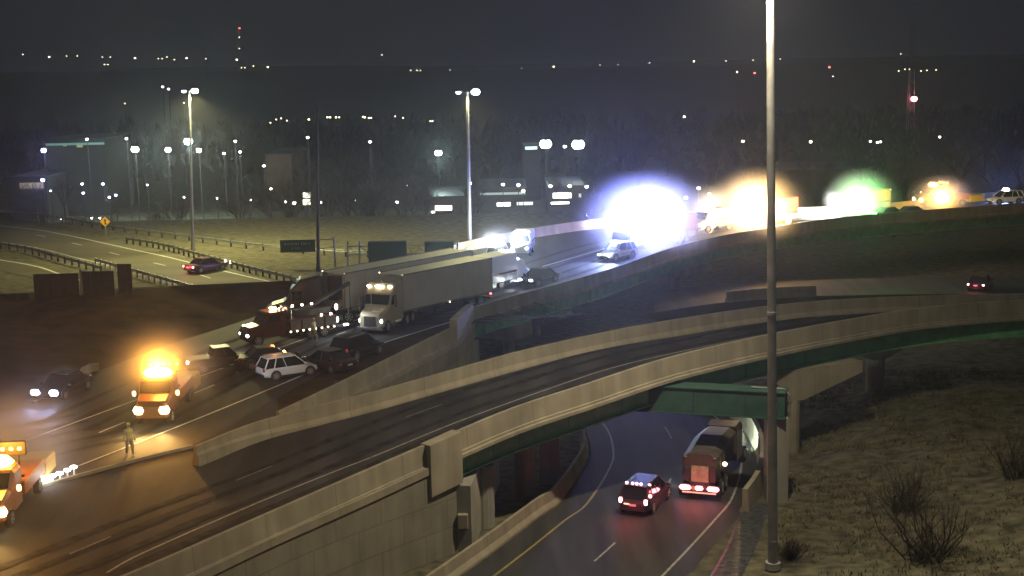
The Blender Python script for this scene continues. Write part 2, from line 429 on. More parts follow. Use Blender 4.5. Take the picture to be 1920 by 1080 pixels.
# --- near ramp
zB1 = lambda x, y: zB(x, y)+1.07
Bn = [p-Vector((0,0,1.07)) for p in smooth([P(*a, zB1) for a in [(60,1150),(200,1092),(330,1037),(560,936),(800,832),(960,765),(1100,719),(1260,668),(1440,627),(1600,597),(1730,577),(1900,563),(2200,552)]], 6)]
Bf = [p-Vector((0,0,1.07)) for p in smooth([P(*a, zB1) for a in [(365,837),(480,792),(600,760),(700,735),(850,693),(1000,652),(1200,610),(1430,575),(1600,560),(1800,553),(2200,545)]], 6)]
BfFull = [P(*a, 4.5) for a in [(-150,976),(60,915),(240,865)]]+Bf
rb = strip('ramp', Bn, BfFull, M_asphB); setz(rb, zB, -.004); struct(rb)
BnL, BnR = cut(Bn, 850); BfL, BfR = cut(Bf, 905)
# fill below the left half of the ramp
fl = slab('terrain', offset(BnL, -.05), [P(*a, 4.5) for a in [(-150,976),(60,915),(240,865)]]+BfL, M_wall, lambda x,y: zB(x,y)-.09, lambda x,y: -.35, 40); struct(fl)
barrier('barrier', BnL, 'near concrete parapet on top of the tall retaining wall in the foreground')
barrier('barrier', BnR, 'brightly lit curved concrete parapet on the near side of the ramp bridge')
BfT = Bf
mb = MB(); ns_ = normals(Bf); Lq = 0; secs = []
for i, (p, n_) in enumerate(zip(Bf, ns_)):
    if i: Lq += (p-Bf[i-1]).length
    k = .5+.5*sstep(0, 9, Lq)
    secs.append([Vector((p.x-n_.x*o, p.y-n_.y*o, p.z+(1.07-1.07*k)+(zz*k if zz > 0 else zz-(1.07-1.07*k)))) for o, zz in OPROF][::-1])
mb.loft(secs); tag(mb.build('barrier', M_con), 'curved concrete parapet along the far side of the near ramp', 'barrier')
wall_along('retaining_wall', BnL, -.35, zB, M_wall, 'tall panelled retaining wall in the foreground with a straight vertical end')
bB = thing('ramp_bridge', 'curved ramp bridge with bright green girders over the underpass road', 'bridge')
slab('deck', offset(BnR, -.25), BfR, M_con, lambda x,y: zB(x,y)-.09, lambda x,y: zB(x,y)-.3, 60, bB)
for o in (.55, 3.4, 6.3, 9):
    mb = MB(); sweep(mb, offset(BnR, o), [(-.22,-1.65),(.22,-1.65),(.22,-1.58),(.03,-1.58),(.03,-.38),(.22,-.38),(.22,-.31),(-.22,-.31),(-.22,-.38),(-.03,-.38),(-.03,-1.58),(-.22,-1.58)])
    if o < 1:
        for q in offset(BnR, .5)[::2]: mb.tube((q.x,q.y,q.z-1.58),(q.x,q.y,q.z-.38),.04,.04,4)
    mb.build('girder', M_green, bB)
# drip ledge under the parapet
mb = MB(); sweep(mb, BnR, [(-.42,-.33),(-.27,-.33),(-.27,-.12),(-.42,-.16)]); mb.build('ledge', M_con, bB)
# end block + pilaster at the abutment
c = BnL[-1]; c2 = cut(Bn, 795)[0][-1]
d = (c-c2); d.z = 0; d.normalize(); n_ = Vector((-d.y,d.x,0)); z = zB(c.x,c.y)
mb = MB(); q = [c2-n_*.52, c-n_*.52+d*.15, c+n_*.2+d*.15, c2+n_*.2]
mb.add([Vector((p.x,p.y,zB(p.x,p.y)-1.6)) for p in q]+[Vector((p.x,p.y,zB(p.x,p.y)+1.13)) for p in q], [(0,3,2,1),(4,5,6,7),(0,1,5,4),(1,2,6,5),(2,3,7,6),(3,0,4,7)])
mb.build('end_block', M_con, bB)
ce = BfL[-1]; cdir = (ce-c); cdir.z = 0; LL = cdir.length; cdir.normalize(); cn = Vector((cdir.y,-cdir.x,0))
mb = MB(); p0, p1 = c-cdir*.33, ce
mb.add([Vector((p.x+cn.x*k,p.y+cn.y*k,zz)) for zz in (-.35,z-1.72) for p,k in ((p0,.02),(p1,.02),(p1,.9),(p0,.9))], [(0,1,2,3),(4,7,6,5),(0,4,5,1),(1,5,6,2),(2,6,7,3),(3,7,4,0)])
mb.build('abutment', M_colm, bB)
bx = c-n_*.55+d*.1
tag(MB().rbox(bx.x-.32,bx.x+.22,bx.y-.35,bx.y+.1,1.35,2.15,.04).build('junction_box', M_con), 'small pale box fixed to the end of the foreground retaining wall', 'utility box')

# straddle bent: green steel box beam on two columns
rc = P(1454, 935, 0); lc = P(1030, 903, 0)
dd = (rc-lc); dd.z = 0; SL = dd.length; dd.normalize(); nv = Vector((-dd.y,dd.x,0))
def bar(mb, a, b, w, z0, z1):
    v = (b-a); v.z = 0; v.normalize(); n = Vector((-v.y,v.x,0))*w/2
    q = [a-n,b-n,b+n,a+n]
    return mb.add([Vector((p.x,p.y,z0)) for p in q]+[Vector((p.x,p.y,z1)) for p in q], [(0,3,2,1),(4,5,6,7),(0,1,5,4),(1,2,6,5),(2,3,7,6),(3,0,4,7)])
ZC0, ZC1 = 5.0, 6.45
cap = MB(); bar(cap, lc-dd*.8, rc+dd*.55, 1.3, ZC0, ZC1); cp = cap.build('cross_beam', M_cap, bB)
fl_ = MB(); bar(fl_, lc-dd*.85, rc+dd*.6, 1.5, ZC0-.06, ZC0-.003); bar(fl_, lc-dd*.85, rc+dd*.6, 1.5, ZC1+.003, ZC1+.06)
for s in range(0, int(SL), 3): fl_.tube(lc+dd*s-nv*.67+Vector((0,0,ZC0)), lc+dd*s-nv*.67+Vector((0,0,ZC1)), .03, .03, 4)
fl_.build('flange', M_cap, cp)
end = MB(); e = rc+dd*.75; end.tube(e+Vector((0,0,ZC0-.1)), e+Vector((0,0,ZC1-.25)), .07, .07, 8); end.tube(e+Vector((0,0,ZC1-.25)), e+Vector((0,0,ZC1+.12))-dd*.35, .07,.07,8)
end.tube(e+Vector((0,0,ZC1+.12))-dd*.35, e+Vector((0,0,ZC1+.12))-dd*2.2, .07,.07,8)
end.build('drain_pipe', M_steel, bB)
for p in (rc, lc):
    MB().box(p.x-.62,p.x+.62,p.y-.55,p.y+.55,-.3,ZC0-.07).build('column', M_colm, bB)
p = P(908, 985, 0); MB().tube((p.x,p.y,-.3),(p.x,p.y,3.5),.6,.6,16).build('column', M_colm, bB)
p = P(985, 925, 0); MB().tube((p.x,p.y,-.3),(p.x,p.y,5.2),.6,.6,16).build('column', M_colm, bB)
# hammerhead pier further on
hp = P(1482, 842, .1); q = D(1580, 672, hp.y+1.6); hammer(bB, hp, zB(hp.x,hp.y)-1.68, (q.x-hp.x, q.y-hp.y), 1.5, 5.2, 1.05, 1.3, -.3, M_con)
hp = P(1640, 745, .5); hammer(bB, hp, zB(hp.x,hp.y)-1.68, (.8,.5), 4, 5, 1.2, 1.3, -.3)

gv = strip('gore', cut(cut(An, 600)[0], 245)[1], cut(cut(BfFull, 610)[0], 242)[1], M_asphB); setz(gv, lambda x,y: 4.49); struct(gv)
ke = [P(*a, zA) for a in [(-150,979),(60,919),(240,869),(362,839)]]
mb = MB(); sweep(mb, smooth(ke), [(-.1,0),(.1,0),(.08,.16),(-.08,.16)]); tag(mb.build('kerb', M_con), 'thin pale kerb along the near edge of the highway below the walking person', 'kerb')
# --- lower road
Lr = smooth([P(*a, 0) for a in [(1150,1200),(1215,1110),(1290,1030),(1340,975),(1372,935),(1389,880),(1384,840),(1350,790),(1295,748),(1200,705),(1080,672)]], 6)
Ll = smooth([P(*a, 0) for a in [(700,1250),(860,1130),(985,1035),(1060,975),(1100,945),(1142,880),(1150,845),(1135,800),(1090,760),(1020,725),(900,695)]], 6)
Er = offset(Lr, -1.1); El = offset(Ll, 1.5)
lr = strip('underpass_road', Er, El, M_asph); setz(lr, lambda x, y: 0.0); struct(lr)
line('edge_line', Lr, .14, M_line2, dz=.008); line('edge_line', Ll, .14, M_yline, dz=.008)
N_ = 60; mid = [a.lerp(b, .5) for a, b in zip(resample(Lr, N_), resample(Ll, N_))]
line('lane_line', mid, .12, M_line2, (3, 9), .008)
KP = [(-.3,-.05),(.3,-.05),(.28,.08),(.12,.34),(.09,.92),(-.09,.92),(-.12,.34),(-.28,.08)]
outer = smooth([P(*a, 0) for a in [(1395,960),(1418,925),(1428,885),(1424,850),(1405,812),(1370,778),(1320,745),(1230,712)]], 6)
barrier('barrier', outer, 'curved concrete wall at the outside of the underpass bend beside the tail-lit truck', [(-.3,-.05),(.3,-.05),(.26,.1),(.12,.36),(.09,1.35),(-.2,1.35)])
barrier('barrier', offset(El, .4)[:40], 'low concrete barrier on the left side of the underpass road', KP)
# drainage ditch and rough edge right of the lower road
dt = smooth([P(*a, 0) for a in [(1355,1090),(1385,1035),(1405,985),(1418,945)]], 6)
mb = MB(); sweep(mb, dt, [(-.75,.0),(.75,.0),(.6,.035),(-.6,.035)]); struct(mb.build('drainage_ditch', mat('wet stones', (.05,.055,.06), .35, 0, .6, 3, bump=.8)))
# rutted gravel shoulder
gs = strip('gravel_shoulder', offset(Lr[:30], -1.0), offset(Lr[:30], -2.6), mat('shoulder gravel', (.07,.065,.04), .95, 0, .5, 1.2, bump=.5)); setz(gs, lambda x,y: -.006); struct(gs)

# --- markings on the highway
pa = lambda L: [P(*a, zA) for a in L]
line('edge_line', pa([(40,918),(120,885),(240,838),(360,790),(480,741),(590,695),(700,650),(800,618),(900,587),(1000,556),(1120,515)]), .16, M_line, dz=.03)
line('lane_line', pa([(-60,866),(50,826),(200,771),(300,734),(420,690),(560,640),(700,590),(850,548),(1000,505),(1150,462)]), .15, M_line, dz=.03)
line('lane_line', pa([(-40,905),(100,848),(215,800),(400,723),(520,672),(640,625),(760,588),(900,550),(1050,512),(1200,465)]), .15, M_line, (2.5, 7.5), .03)
pb = lambda L: [P(*a, zB) for a in L]
line('edge_line', pb([(200,1075),(270,1037),(480,945),(640,880),(700,857),(850,795),(1000,740),(1150,690),(1300,655),(1450,625),(1600,598)]), .12, M_line2, dz=.03)
line('lane_line', pb([(130,1040),(235,995),(400,920),(560,855),(700,805),(850,752),(1000,705),(1200,655),(1400,617),(1600,585)]), .12, mat('faded paint', (.14,.14,.13), .7, 0, .5, 4), (2.5, 9), .03)
# tyre darkened wheel paths
for nme, src, offs, zf in (('wheel_track', Bn, (2.6, 4.3, 6.1, 7.6), zB), ('wheel_track', NearA, (4.2, 6.0, 8.0, 9.8, 11.8), zA)):
    for o in offs:
        pts = [p for p in offset(src, o)]
        for p in pts: p.z = zf(p.x, p.y)
        mb = MB(); ns_ = normals(pts); vs = []
        for i, (p, n_) in enumerate(zip(pts, ns_)):
            w_ = .28+.12*NZ.noise(Vector((i*.35, o, 0))); 
            for k in (w_, -w_):
                q = p+n_*k; q.z = zf(q.x, q.y)+.018; vs.append(q)
        mb.add(vs, [(2*i, 2*i+1, 2*i+3, 2*i+2) for i in range(len(pts)-1)]); struct(mb.build(nme, M_track))
# ramp beyond on the right with its pale wall
zc = lambda x, y: 1.2
Cn = smooth([P(*a, 1.2) for a in [(1230,585),(1365,566),(1500,556),(1700,552),(1900,552),(2100,556)]], 5)
Cf = smooth([P(*a, 1.2) for a in [(1230,545),(1365,532),(1500,526),(1700,520),(1900,518),(2100,518)]], 5)
cr = strip('far_ramp', Cn, Cf, M_asph); setz(cr, lambda x, y: 1.2); struct(cr)
barrier('barrier', cut(cut(Cn, 1530)[0], 1362)[1], 'short pale barrier on the low ramp seen right of the glow, behind the near ramp', FPROF)
slab('terrain', Cn, Cf, M_soil, zc and (lambda x,y: 1.15), lambda x,y: -.3, 30)['kind'] = 'structure'

# --- far highway on the left
zd = 4.42
Df = smooth([P(*a, zd) for a in [(-300,395),(-100,408),(35,421),(100,429),(240,458),(375,491),(460,508),(560,528),(700,560)]], 5)
Dn = smooth([P(*a, zd) for a in [(-300,425),(-100,446),(35,466),(150,492),(250,515),(350,545),(430,575),(500,600),(560,625)]], 5)
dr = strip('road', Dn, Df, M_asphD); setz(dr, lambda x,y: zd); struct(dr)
pd = lambda L: [P(*a, zd) for a in L]
line('edge_line', pd([(-200,405),(35,427),(120,440),(240,466),(310,481),(375,497),(440,513),(560,540)]), .22, M_line, dz=.01)
line('lane_line', pd([(-200,412),(35,436),(120,452),(240,482),(340,505),(420,530)]), .16, M_line, (3, 9), .01)
line('edge_line', pd([(-200,430),(35,459),(150,485),(250,508),(350,537),(430,566)]), .16, M_line, dz=.01)
# second carriageway bottom left
En = pd([(-200,470),(35,515),(110,540),(200,575)]); Ef = pd([(-200,452),(35,488),(110,508),(220,545)])
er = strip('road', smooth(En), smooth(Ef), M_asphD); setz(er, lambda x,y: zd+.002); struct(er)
line('edge_line', pd([(-200,458),(35,493),(110,513),(180,535)]), .3, M_line, dz=.012)
# dark brushy mound between the highways
def crest(px): return P(px, 547-(px-35)*.04 if px > 60 else 549, 7.0)
mnd = MB(); cols = []
AfM = cut(Af, 700)[0]
cpx = list(range(-160, 640, 8)); rows = []
Asm = resample(AfM, len(cpx)-1)
for i, px in enumerate(cpx):
    a = Asm[i]; hz = 6.6-.3*NZ.noise(Vector((px*.01,0,0)))
    ap = proj(a); cx = -160+ (px+160)*(735/800)
    ycr = 549-(cx-35)*.045
    c = P(cx, ycr, hz)
    col = [Vector((a.x,a.y,4.36))+Vector((0,.0,0))]
    for k in range(1, 13):
        t = k/12; v = Vector((a.x,a.y,4.38)).lerp(c, t); v.z = 4.38+(hz-4.38)*(t**.8)+(.22*NZ.noise(Vector((v.x*.3,v.y*.3,1))) if k < 12 else 0); col.append(v)
    col.append(c+Vector((-1,5,-2.3)));
    rows.append(col)
W_ = len(rows[0]); mnd.add([v for r_ in rows for v in r_], [(i*W_+k, (i+1)*W_+k, (i+1)*W_+k+1, i*W_+k+1) for i in range(len(rows)-1) for k in range(W_-1)])
struct(mnd.build('hill', M_soil, smooth=True))
# ================================================================== VEHICLES (front towards +X in their own frame)
def wheel(parent, x, y, r=.34, w=.22, rim=M_rim, spokes=5):
    wh = MB(); wh.tube((x, y-w/2, r), (x, y+w/2, r), r*.97, r*.97, 20)
    wh.tube((x, y-w*.36, r), (x, y+w*.36, r), r, r, 20)
    t = wh.build('wheel', M_black, parent)
    rm = MB(); s = 1 if y > 0 else -1
    yo = y+s*w/2
    rm.tube((x, yo-s*.02, r), (x, yo+s*.012, r), r*.2, r*.18, 10)
    for i in range(spokes):
        a = 2*math.pi*i/spokes; d = Vector((math.cos(a), 0, math.sin(a))); e = Vector((-math.sin(a), 0, math.cos(a)))
        c0 = Vector((x, yo, r)); q = [c0+d*r*.1-e*r*.1, c0+d*r*.1+e*r*.1, c0+d*r*.62+e*r*.13, c0+d*r*.62-e*r*.13]
        rm.add([p-Vector((0,s*.01,0)) for p in q]+[p+Vector((0,s*.015,0)) for p in q], [(0,1,2,3),(4,7,6,5),(0,4,5,1),(1,5,6,2),(2,6,7,3),(3,7,4,0)])
    n = 20; ri, ro = r*.60, r*.68
    ring = []
    for i in range(n):
        a = 2*math.pi*i/n; ring += [(x+ri*math.cos(a), yo+s*.014, r+ri*math.sin(a)), (x+ro*math.cos(a), yo+s*.014, r+ro*math.sin(a)), (x+ro*math.cos(a), yo-s*.01, r+ro*math.sin(a))]
    rm.add(ring, [q for i in range(n) for q in ((3*i, 3*i+1, (3*i+4)%(3*n), (3*i+3)%(3*n)), (3*i+1, 3*i+2, (3*i+5)%(3*n), (3*i+4)%(3*n)))])
    rm.build('rim', rim, t)
    return t
def lens(parent, c, size, m, name='headlight'):
    mb = MB(); mb.ball(c, 1, 8, size)
    return mb.build(name, m, parent)
def make_car(label, cat, group, kind, paint, headm=None, tailm=None, crumple=0, rim=M_rim, name=None):
    L, W, H = {'suv': (4.7,1.86,1.7), 'sedan': (4.75,1.84,1.45), 'pickup': (5.8,2.0,1.88), 'van': (5.6,2.0,2.5)}[kind]
    nm = name or {'suv':'suv','sedan':'sedan','pickup':'pickup_truck','van':'van'}[kind]
    t = thing(nm, label, cat, group=group)
    h = L/2; w = W/2; belt = H*.56; gc = .24 if kind != 'pickup' else .36
    wb = L*.295
    if kind == 'suv': st = [(-h,.55,.80,.74),(-h+.12,.32,belt-.02,.86),(-h+.5,.27,belt+.02,1),(-wb-.5,.27,belt+.02,1),(0,.24,belt,1),(h*.42,.24,belt-.03,1),(h*.60,.26,belt-.10,.99),(h*.85,.28,belt-.22,.93),(h-.1,.34,belt-.36,.80),(h,.45,.62,.7)]
    elif kind == 'sedan': st = [(-h,.5,.78,.72),(-h+.12,.3,belt+.08,.86),(-h+.7,.25,belt+.1,.98),(-.2,.2,belt,1),(h*.4,.2,belt-.02,1),(h*.62,.22,belt-.06,.98),(h*.87,.24,belt-.16,.9),(h-.1,.3,belt-.3,.78),(h,.4,.55,.68)]
    elif kind == 'pickup': st = [(-h,.55,belt+.02,.95),(-h+.08,.45,belt+.06,.98),(-.3,.42,belt+.06,1),(0,.4,belt+.04,1),(h*.45,.4,belt+.02,1),(h*.62,.42,belt-.02,.99),(h*.9,.44,belt-.10,.95),(h-.06,.5,belt-.2,.88),(h,.55,.8,.84)]
    else: st = [(-h,.4,1.0,.92),(-h+.05,.3,belt,.98),(0,.28,belt,1),(h*.6,.28,belt-.05,1),(h*.72,.3,belt-.2,.98),(h*.92,.32,belt-.42,.9),(h,.42,.72,.75)]
    secs = []
    for i, (x, zb, zt, k) in enumerate(st):
        ww = w*k; cz = crumple*(.22*((i % 2)*2-1)) if (crumple and x > h*.55) else 0
        if crumple and x > h*.55: zt += .10*((i*7) % 3-1); x -= .18*crumple
        zm = zb+(zt-zb)*.45
        secs.append([Vector((x,y,z)) for y,z in ((-ww*.9,zb),(-ww,zb+.12),(-ww*1.0,zm+.0),(-ww*.975,zt-.1),(-ww*.88,zt),(ww*.88,zt),(ww*.975,zt-.1),(ww,zm),(ww,zb+.12),(ww*.9,zb))])
    body = MB().loft(secs); bo = body.build('body', paint, t, smooth=False)
    bv = bo.modifiers.new('b', 'BEVEL'); bv.width = .035; bv.segments = 2; bv.limit_method = 'ANGLE'; bv.angle_limit = R(25)
    # greenhouse
    rz0, rz1 = belt-.01, H
    if kind == 'suv': xr0, xr1, xf1, xf0 = -h+.14, -h+.52, h*.14, h*.50
    elif kind == 'sedan': xr0, xr1, xf1, xf0 = -h+.75, -h+1.55, h*.12, h*.50
    elif kind == 'pickup': xr0, xr1, xf1, xf0 = -.75, -.6, h*.22, h*.48
    else: xr0, xr1, xf1, xf0 = -h+.03, -h+.12, h*.42, h*.68
    wb_, wt = w*.90, w*.73
    q0 = [(xr0,-wb_),(xf0,-wb_),(xf0,wb_),(xr0,wb_)]; q1 = [(xr1,-wt),(xf1,-wt),(xf1,wt),(xr1,wt)]
    g = MB().add([(x,y,rz0) for x,y in q0]+[(x,y,rz1-.05) for x,y in q1], [(0,3,2,1),(4,5,6,7),(0,1,5,4),(1,2,6,5),(2,3,7,6),(3,0,4,7)])
    g.build('window', M_glass, t)
    r_ = MB()
    r_.loft([[Vector((x,-wt*k,rz1-.06)),Vector((x,-wt*k*.93,rz1)),Vector((x,wt*k*.93,rz1)),Vector((x,wt*k,rz1-.06))] for x,k in ((xr1-.1,.96),(xr1+.15,1.03),(xf1-.2,1.03),(xf1+.08,.96))])
    def pil(xb, xt, rr=.035):
        for s in (-1, 1): r_.tube((xb, s*wb_*1.0, rz0), (xt, s*wt*1.0, rz1-.04), rr, rr, 5)
    pil(xr0, xr1, .06); pil(xf0, xf1, .035); pil((xr0+xf0)/2+.05, (xr1+xf1)/2+.05, .03)
    if kind == 'suv': pil(xr0+.75, xr1+.62, .05)
    r_.build('roof', paint, t)
    if kind == 'suv':
        for s in (-1,1):
            MB().tube((xr1+.1,s*wt*.9,H+.06),(xf1-.25,s*wt*.9,H+.06),.022,.022,6).build('roof_rail', M_steel, t)
    if kind == 'pickup':
        MB().box(-h+.12,-.95,-w*.82,w*.82,belt+.06,belt+.068).build('truck_bed', M_plastic, t)
    cl = MB()
    for s in (-1,1):
        cl.box(-wb+.42,wb-.42,s*w*.98-.03,s*w*.98+.03,.2,.36)
        for xx in (-wb, wb): cl.tube((xx,s*(w*.99-.02),.36),(xx,s*(w*1.0+.008),.36),.43,.43,20)
    cl.box(-h-.02,-h+.12,-w*.78,w*.78,.34,.52); cl.box(h-.12-.2*crumple,h+.02-.2*crumple,-w*.72,w*.72,.34,.5)
    cl.build('cladding', M_plastic, t)
    rr = .36 if kind in ('suv','pickup') else .33
    for xx in (-wb, wb):
        for s in (-1,1): wheel(t, xx, s*(w-.09), rr, .22, rim)
    for s in (-1,1):
        lens(t, (h-.14-.15*crumple, s*w*.66, belt-.36 if kind != 'sedan' else .62), (.10,.22,.11), headm or M_chrome)
        lens(t, (-h+.07, s*w*.80, belt-.08), (.08,.11,.2 if kind!='sedan' else .1), tailm or mat('tail lens', (.25,.01,.01), .3), 'taillight')
        MB().rbox(xf0-.28,xf0-.12,s*(w+.09)-.1,s*(w+.09)+.1,belt+.02,belt+.17,.03).build('mirror', paint, t)
    MB().box(-h-.035,-h-.022,-.2,.2,.6,.73).build('number_plate', mat('plate', (.5,.5,.48), .5), t)
    t['h'] = L/2; t['w'] = W/2
    return t
def place(t, p, head, z=None, roll=0):
    """head = heading as (dx,dy)"""
    t.location = p if z is None else (p.x, p.y, z)
    t.rotation_euler = (roll, 0, math.atan2(head[1], head[0])); return t
def along(poly, px):
    a = cut(poly, px)[0]; d = a[-1]-a[-2]; d.z = 0; return a[-1], d.normalized()

dbr = mat('dark brown paint', (.02,.014,.012), .35, coat=.3)
silver = mat('silver paint', (.78,.80,.84), .25, .25, coat=.6)
dark_p = mat('dark grey paint', (.022,.022,.026), .18, .3, coat=.8)
blackp = mat('black paint', (.012,.012,.014), .15, coat=.8)
brownp = mat('brown paint', (.06,.035,.025), .3, .2, coat=.6)
redp = mat('dark red paint', (.14,.012,.012), .3, coat=.6)
TOW = Vector((-.42,-.91,0))        # towards the camera along the highway

def HL(t, W=260, col=(.85,.92,1), y=.62, z=.72, size=60, x=None, lx=1):
    """low beams as spots"""
    for s in (-1,1):
        lamp(t, ((x or t.get('h', 2.3))+.12, s*y, z), W, col, .08, (lx,0,-.06), size, .6, 'headlight_beam')

# crashed silver suv, side on
c = make_car('silver white suv with dark windows and crumpled nose stopped side-on across the lanes', 'suv', None, 'suv', silver, crumple=1)
place(c, P(541, 705, zA), (.84,.54)); c.scale = (.90,.90,.90)
wc = make_car('dark car seen as a low dark roof directly behind the silver white suv', 'car', 'dark crashed cars', 'sedan', dark_p, M_glass, crumple=1)
place(wc, P(505, 686, zA), (.93,.36))
wc = make_car('dark pickup truck left of the silver suv with one bright lamp at its left end', 'pickup truck', 'dark crashed cars', 'pickup', dbr)
place(wc, P(414, 690, zA), (.90,.43)); wc.scale = (.84,.84,.84)
lens(wc, (-2.9, -.8, .95), (.12,.22,.16), em('lit rear lamp', (1,.75,.62), 24), 'taillight')
wc = make_car('small brown car in front of the silver suv bonnet with its front smashed', 'car', 'dark crashed cars', 'sedan', dbr, crumple=1)
place(wc, P(617, 692, zA), (-.7,.7))
wc = make_car('black suv with dim red taillights by the barrier below the semi truck', 'suv', 'dark crashed cars', 'suv', blackp, tailm=em('dim tail', (1,.06,.1), .35))
place(wc, P(672, 668, zA), (.52,.85))
# bare alloy wheel hub broken off the front of the dark car
lw = thing('loose_wheel', 'silver alloy wheel lying against the dark car left of the silver suv', 'wheel', P(469, 692, zA))
lw.rotation_euler = (0,0,R(8)); wheel(lw, 0, -.11, .36, .22, M_rim, 6)
for k, (px, py) in enumerate([(600,712),(630,716),(655,700),(590,650),(640,640),(570,720),(445,700),(390,708)]):
    q = P(px, py, zA); b_ = MB(); b_.add([(q.x-.16,q.y-.1,q.z+.03),(q.x+.2,q.y-.04,q.z+.03),(q.x+.05,q.y+.18,q.z+.03),(q.x,q.y,q.z+.16)], [(0,2,1),(0,1,3),(1,2,3),(2,0,3)])
    b_.build('debris', M_plastic)
    bpy.data.objects[-1] if False else None
for o in [x for x in COL.objects if x.name.startswith('debris')]: tag(o, 'jagged black piece of plastic wreckage on the asphalt near the crashed cars', 'debris', 'pieces of wreckage')

# ---------------- lorries
def big_wheel(p, x, y, r=.5, w=.28): return wheel(p, x, y, r, w, M_steel, 6)
def make_semi(label, paint, tm, lit=True, reefer=False, tractor=True, tl=16.1, group=None, jack=None, tsc=1):
    t = thing('semi_truck', label, 'semi truck', group=group)
    # trailer: origin at trailer front wall, ground level; trailer runs to -X
    tb = MB().rbox(-tl, 0, -1.3, 1.3, 1.15, 4.1, .05)
    for s in (-1,1):
        for i in range(1, 13): tb.box(-tl+i*1.24, -tl+i*1.24+.05, s*1.303-.01,s*1.303+.01,1.25,4.02)
    tb = tb.build('trailer', tm, t)
    rl = MB()
    for z in (1.12, 4.05):
        for s in (-1,1): rl.box(-tl-.02, .02, s*1.3-.03, s*1.3+.03, z, z+.1)
    for s in (-1,1):
        rl.box(-.03,.03,s*1.29-.03,s*1.29+.03,1.2,4.1); rl.box(-tl-.03,-tl+.03,s*1.29-.03,s*1.29+.03,1.2,4.1)
    rl.build('trailer_rail', M_steel, tb)
    ch = MB(); ch.box(-tl+.2,-1.2,-.5,.5,.95,1.14); ch.box(-4.3,-4.1,-1,1,.25,.95) ; ch.box(-4.3,-4.1,-.95,-.85,.05,.95); ch.box(-4.3,-4.1,.85,.95,.05,.95); ch.box(-tl,-tl+.1,-1.1,1.1,.55,.68)
    for s in (-1,1): ch.box(-tl+4.2,-5.2,s*1.2-.02,s*1.2+.02,.4,.95)
    ch.build('chassis', M_dsteel, t)
    for xx in (-tl+1.5, -tl+2.8):
        for s in (-1,1): big_wheel(t, xx, s*1.05, .5, .5)
    for s in (-1,1):
        lens(t, (-tl-.04, s*1.05, .95), (.05,.12,.1), E_red, 'taillight'); lens(t, (-tl*.5, s*1.33, 1.1), (.07,.04,.07), E_amw, 'marker_light')
        lens(t, (-.04, s*1.28, 4.1), (.06,.06,.06), E_amw, 'marker_light'); lens(t, (-tl-.02, s*1.26, 4.02), (.05,.06,.06), E_red, 'marker_light')
    MB().box(-tl-.045,-tl-.01,-1.2,-.01,1.2,3.98).build('rear_door', tm, tb); MB().box(-tl-.045,-tl-.01,.01,1.2,1.2,3.98).build('rear_door', tm, tb)
    if reefer:
        r_ = MB().rbox(.02,.62,-.05,1.1,1.9,3.9,.06).build('cooling_unit', M_plastic, tb)
        st = MB(); 
        for k in range(5): st.box(.03,.05,-1.2+k*.5,-.95+k*.5,1.25,1.38)
        st.build('reflective_strip', mat('red white strip', (.7,.08,.05), .4), tb)
    if tractor:
        tr = bpy.data.objects.new('tractor', None); COL.objects.link(tr); tr.parent = t
        tr.location = (-.9,0,0) if not jack else jack[0]; tr.rotation_euler = (0,0,0 if not jack else jack[1]); tr.scale = (tsc,1,1)
        cab = MB()
        # sleeper and cab: long section profile
        def sec(x, zb, zt, hw): return [Vector((x,y,z)) for y,z in ((-hw,zb),(-hw,zt-.25),(-hw*.86,zt),(hw*.86,zt),(hw,zt-.25),(hw,zb))]
        cab.loft([sec(1.5,.75,3.95,1.15), sec(1.8,.7,4.05,1.22), sec(3.3,.7,3.75,1.22), sec(4.05,.7,2.95,1.16), sec(4.35,.7,2.2,1.1), sec(4.7,.6,1.95,1.08), sec(5.6,.5,1.72,1.02), sec(6.0,.45,1.45,.9)])
        cb = cab.build('cab', paint, tr)
        bvm = cb.modifiers.new('b','BEVEL'); bvm.width = .06; bvm.segments = 2; bvm.limit_method = 'ANGLE'; bvm.angle_limit = R(20)
        ws = MB().add([(4.07,-1.05,2.88),(4.07,1.05,2.88),(4.42,1.02,2.18),(4.42,-1.02,2.18)], [(0,1,2,3)])
        ws.add([(4.11,-1.05,2.88),(4.11,1.05,2.88),(4.46,1.02,2.16),(4.46,-1.02,2.16)], [(0,3,2,1)]); ws.build('windscreen', M_glass, cb)
        for s in (-1,1):
            MB().add([(3.2,s*1.235,2.1),(4.2,s*1.2,2.1),(3.95,s*1.2,2.8),(3.2,s*1.235,2.85)], [(0,1,2,3)]).build('side_window', M_glass, cb)
            MB().rbox(3.95,4.1,s*1.5-.12,s*1.5+.12,1.95,2.7,.03).build('mirror', M_dsteel, cb)
            lens(tr, (5.85, s*.88, 1.02), (.14,.17,.16), E_head if lit else M_chrome)
            lens(cb, (3.72, s*.92, 3.5), (.12,.2,.12), E_warm if lit else M_plastic, 'roof_light')
            MB().tube((2.2,s*.98,.62),(3.6,s*.98,.62),.3,.3,12).build('fuel_tank', M_chrome, tr)
            big_wheel(tr, 4.85, s*1.0, .5, .3)
            for xx in (-.55,.75): big_wheel(tr, xx, s*.95, .5, .5)
        gm = MB().rbox(5.98,6.08,-.5,.5,.62,1.4,.03).build('grille', M_dsteel, tr); MB().rbox(5.9,6.22,-1.15,1.15,.32,.58,.05).build('bumper', M_chrome if lit else M_plastic, tr)
        lens(cb, (3.74, 0, 3.5), (.12,.42,.12), E_warm if lit else M_plastic, 'roof_light')
        fr = MB(); fr.box(-1.6,4.6,-.45,.45,.55,.85); fr.build('chassis', M_dsteel, tr)
    return t
M_cabtan = mat('tan cab paint', (.42,.38,.27), .35, coat=.3)
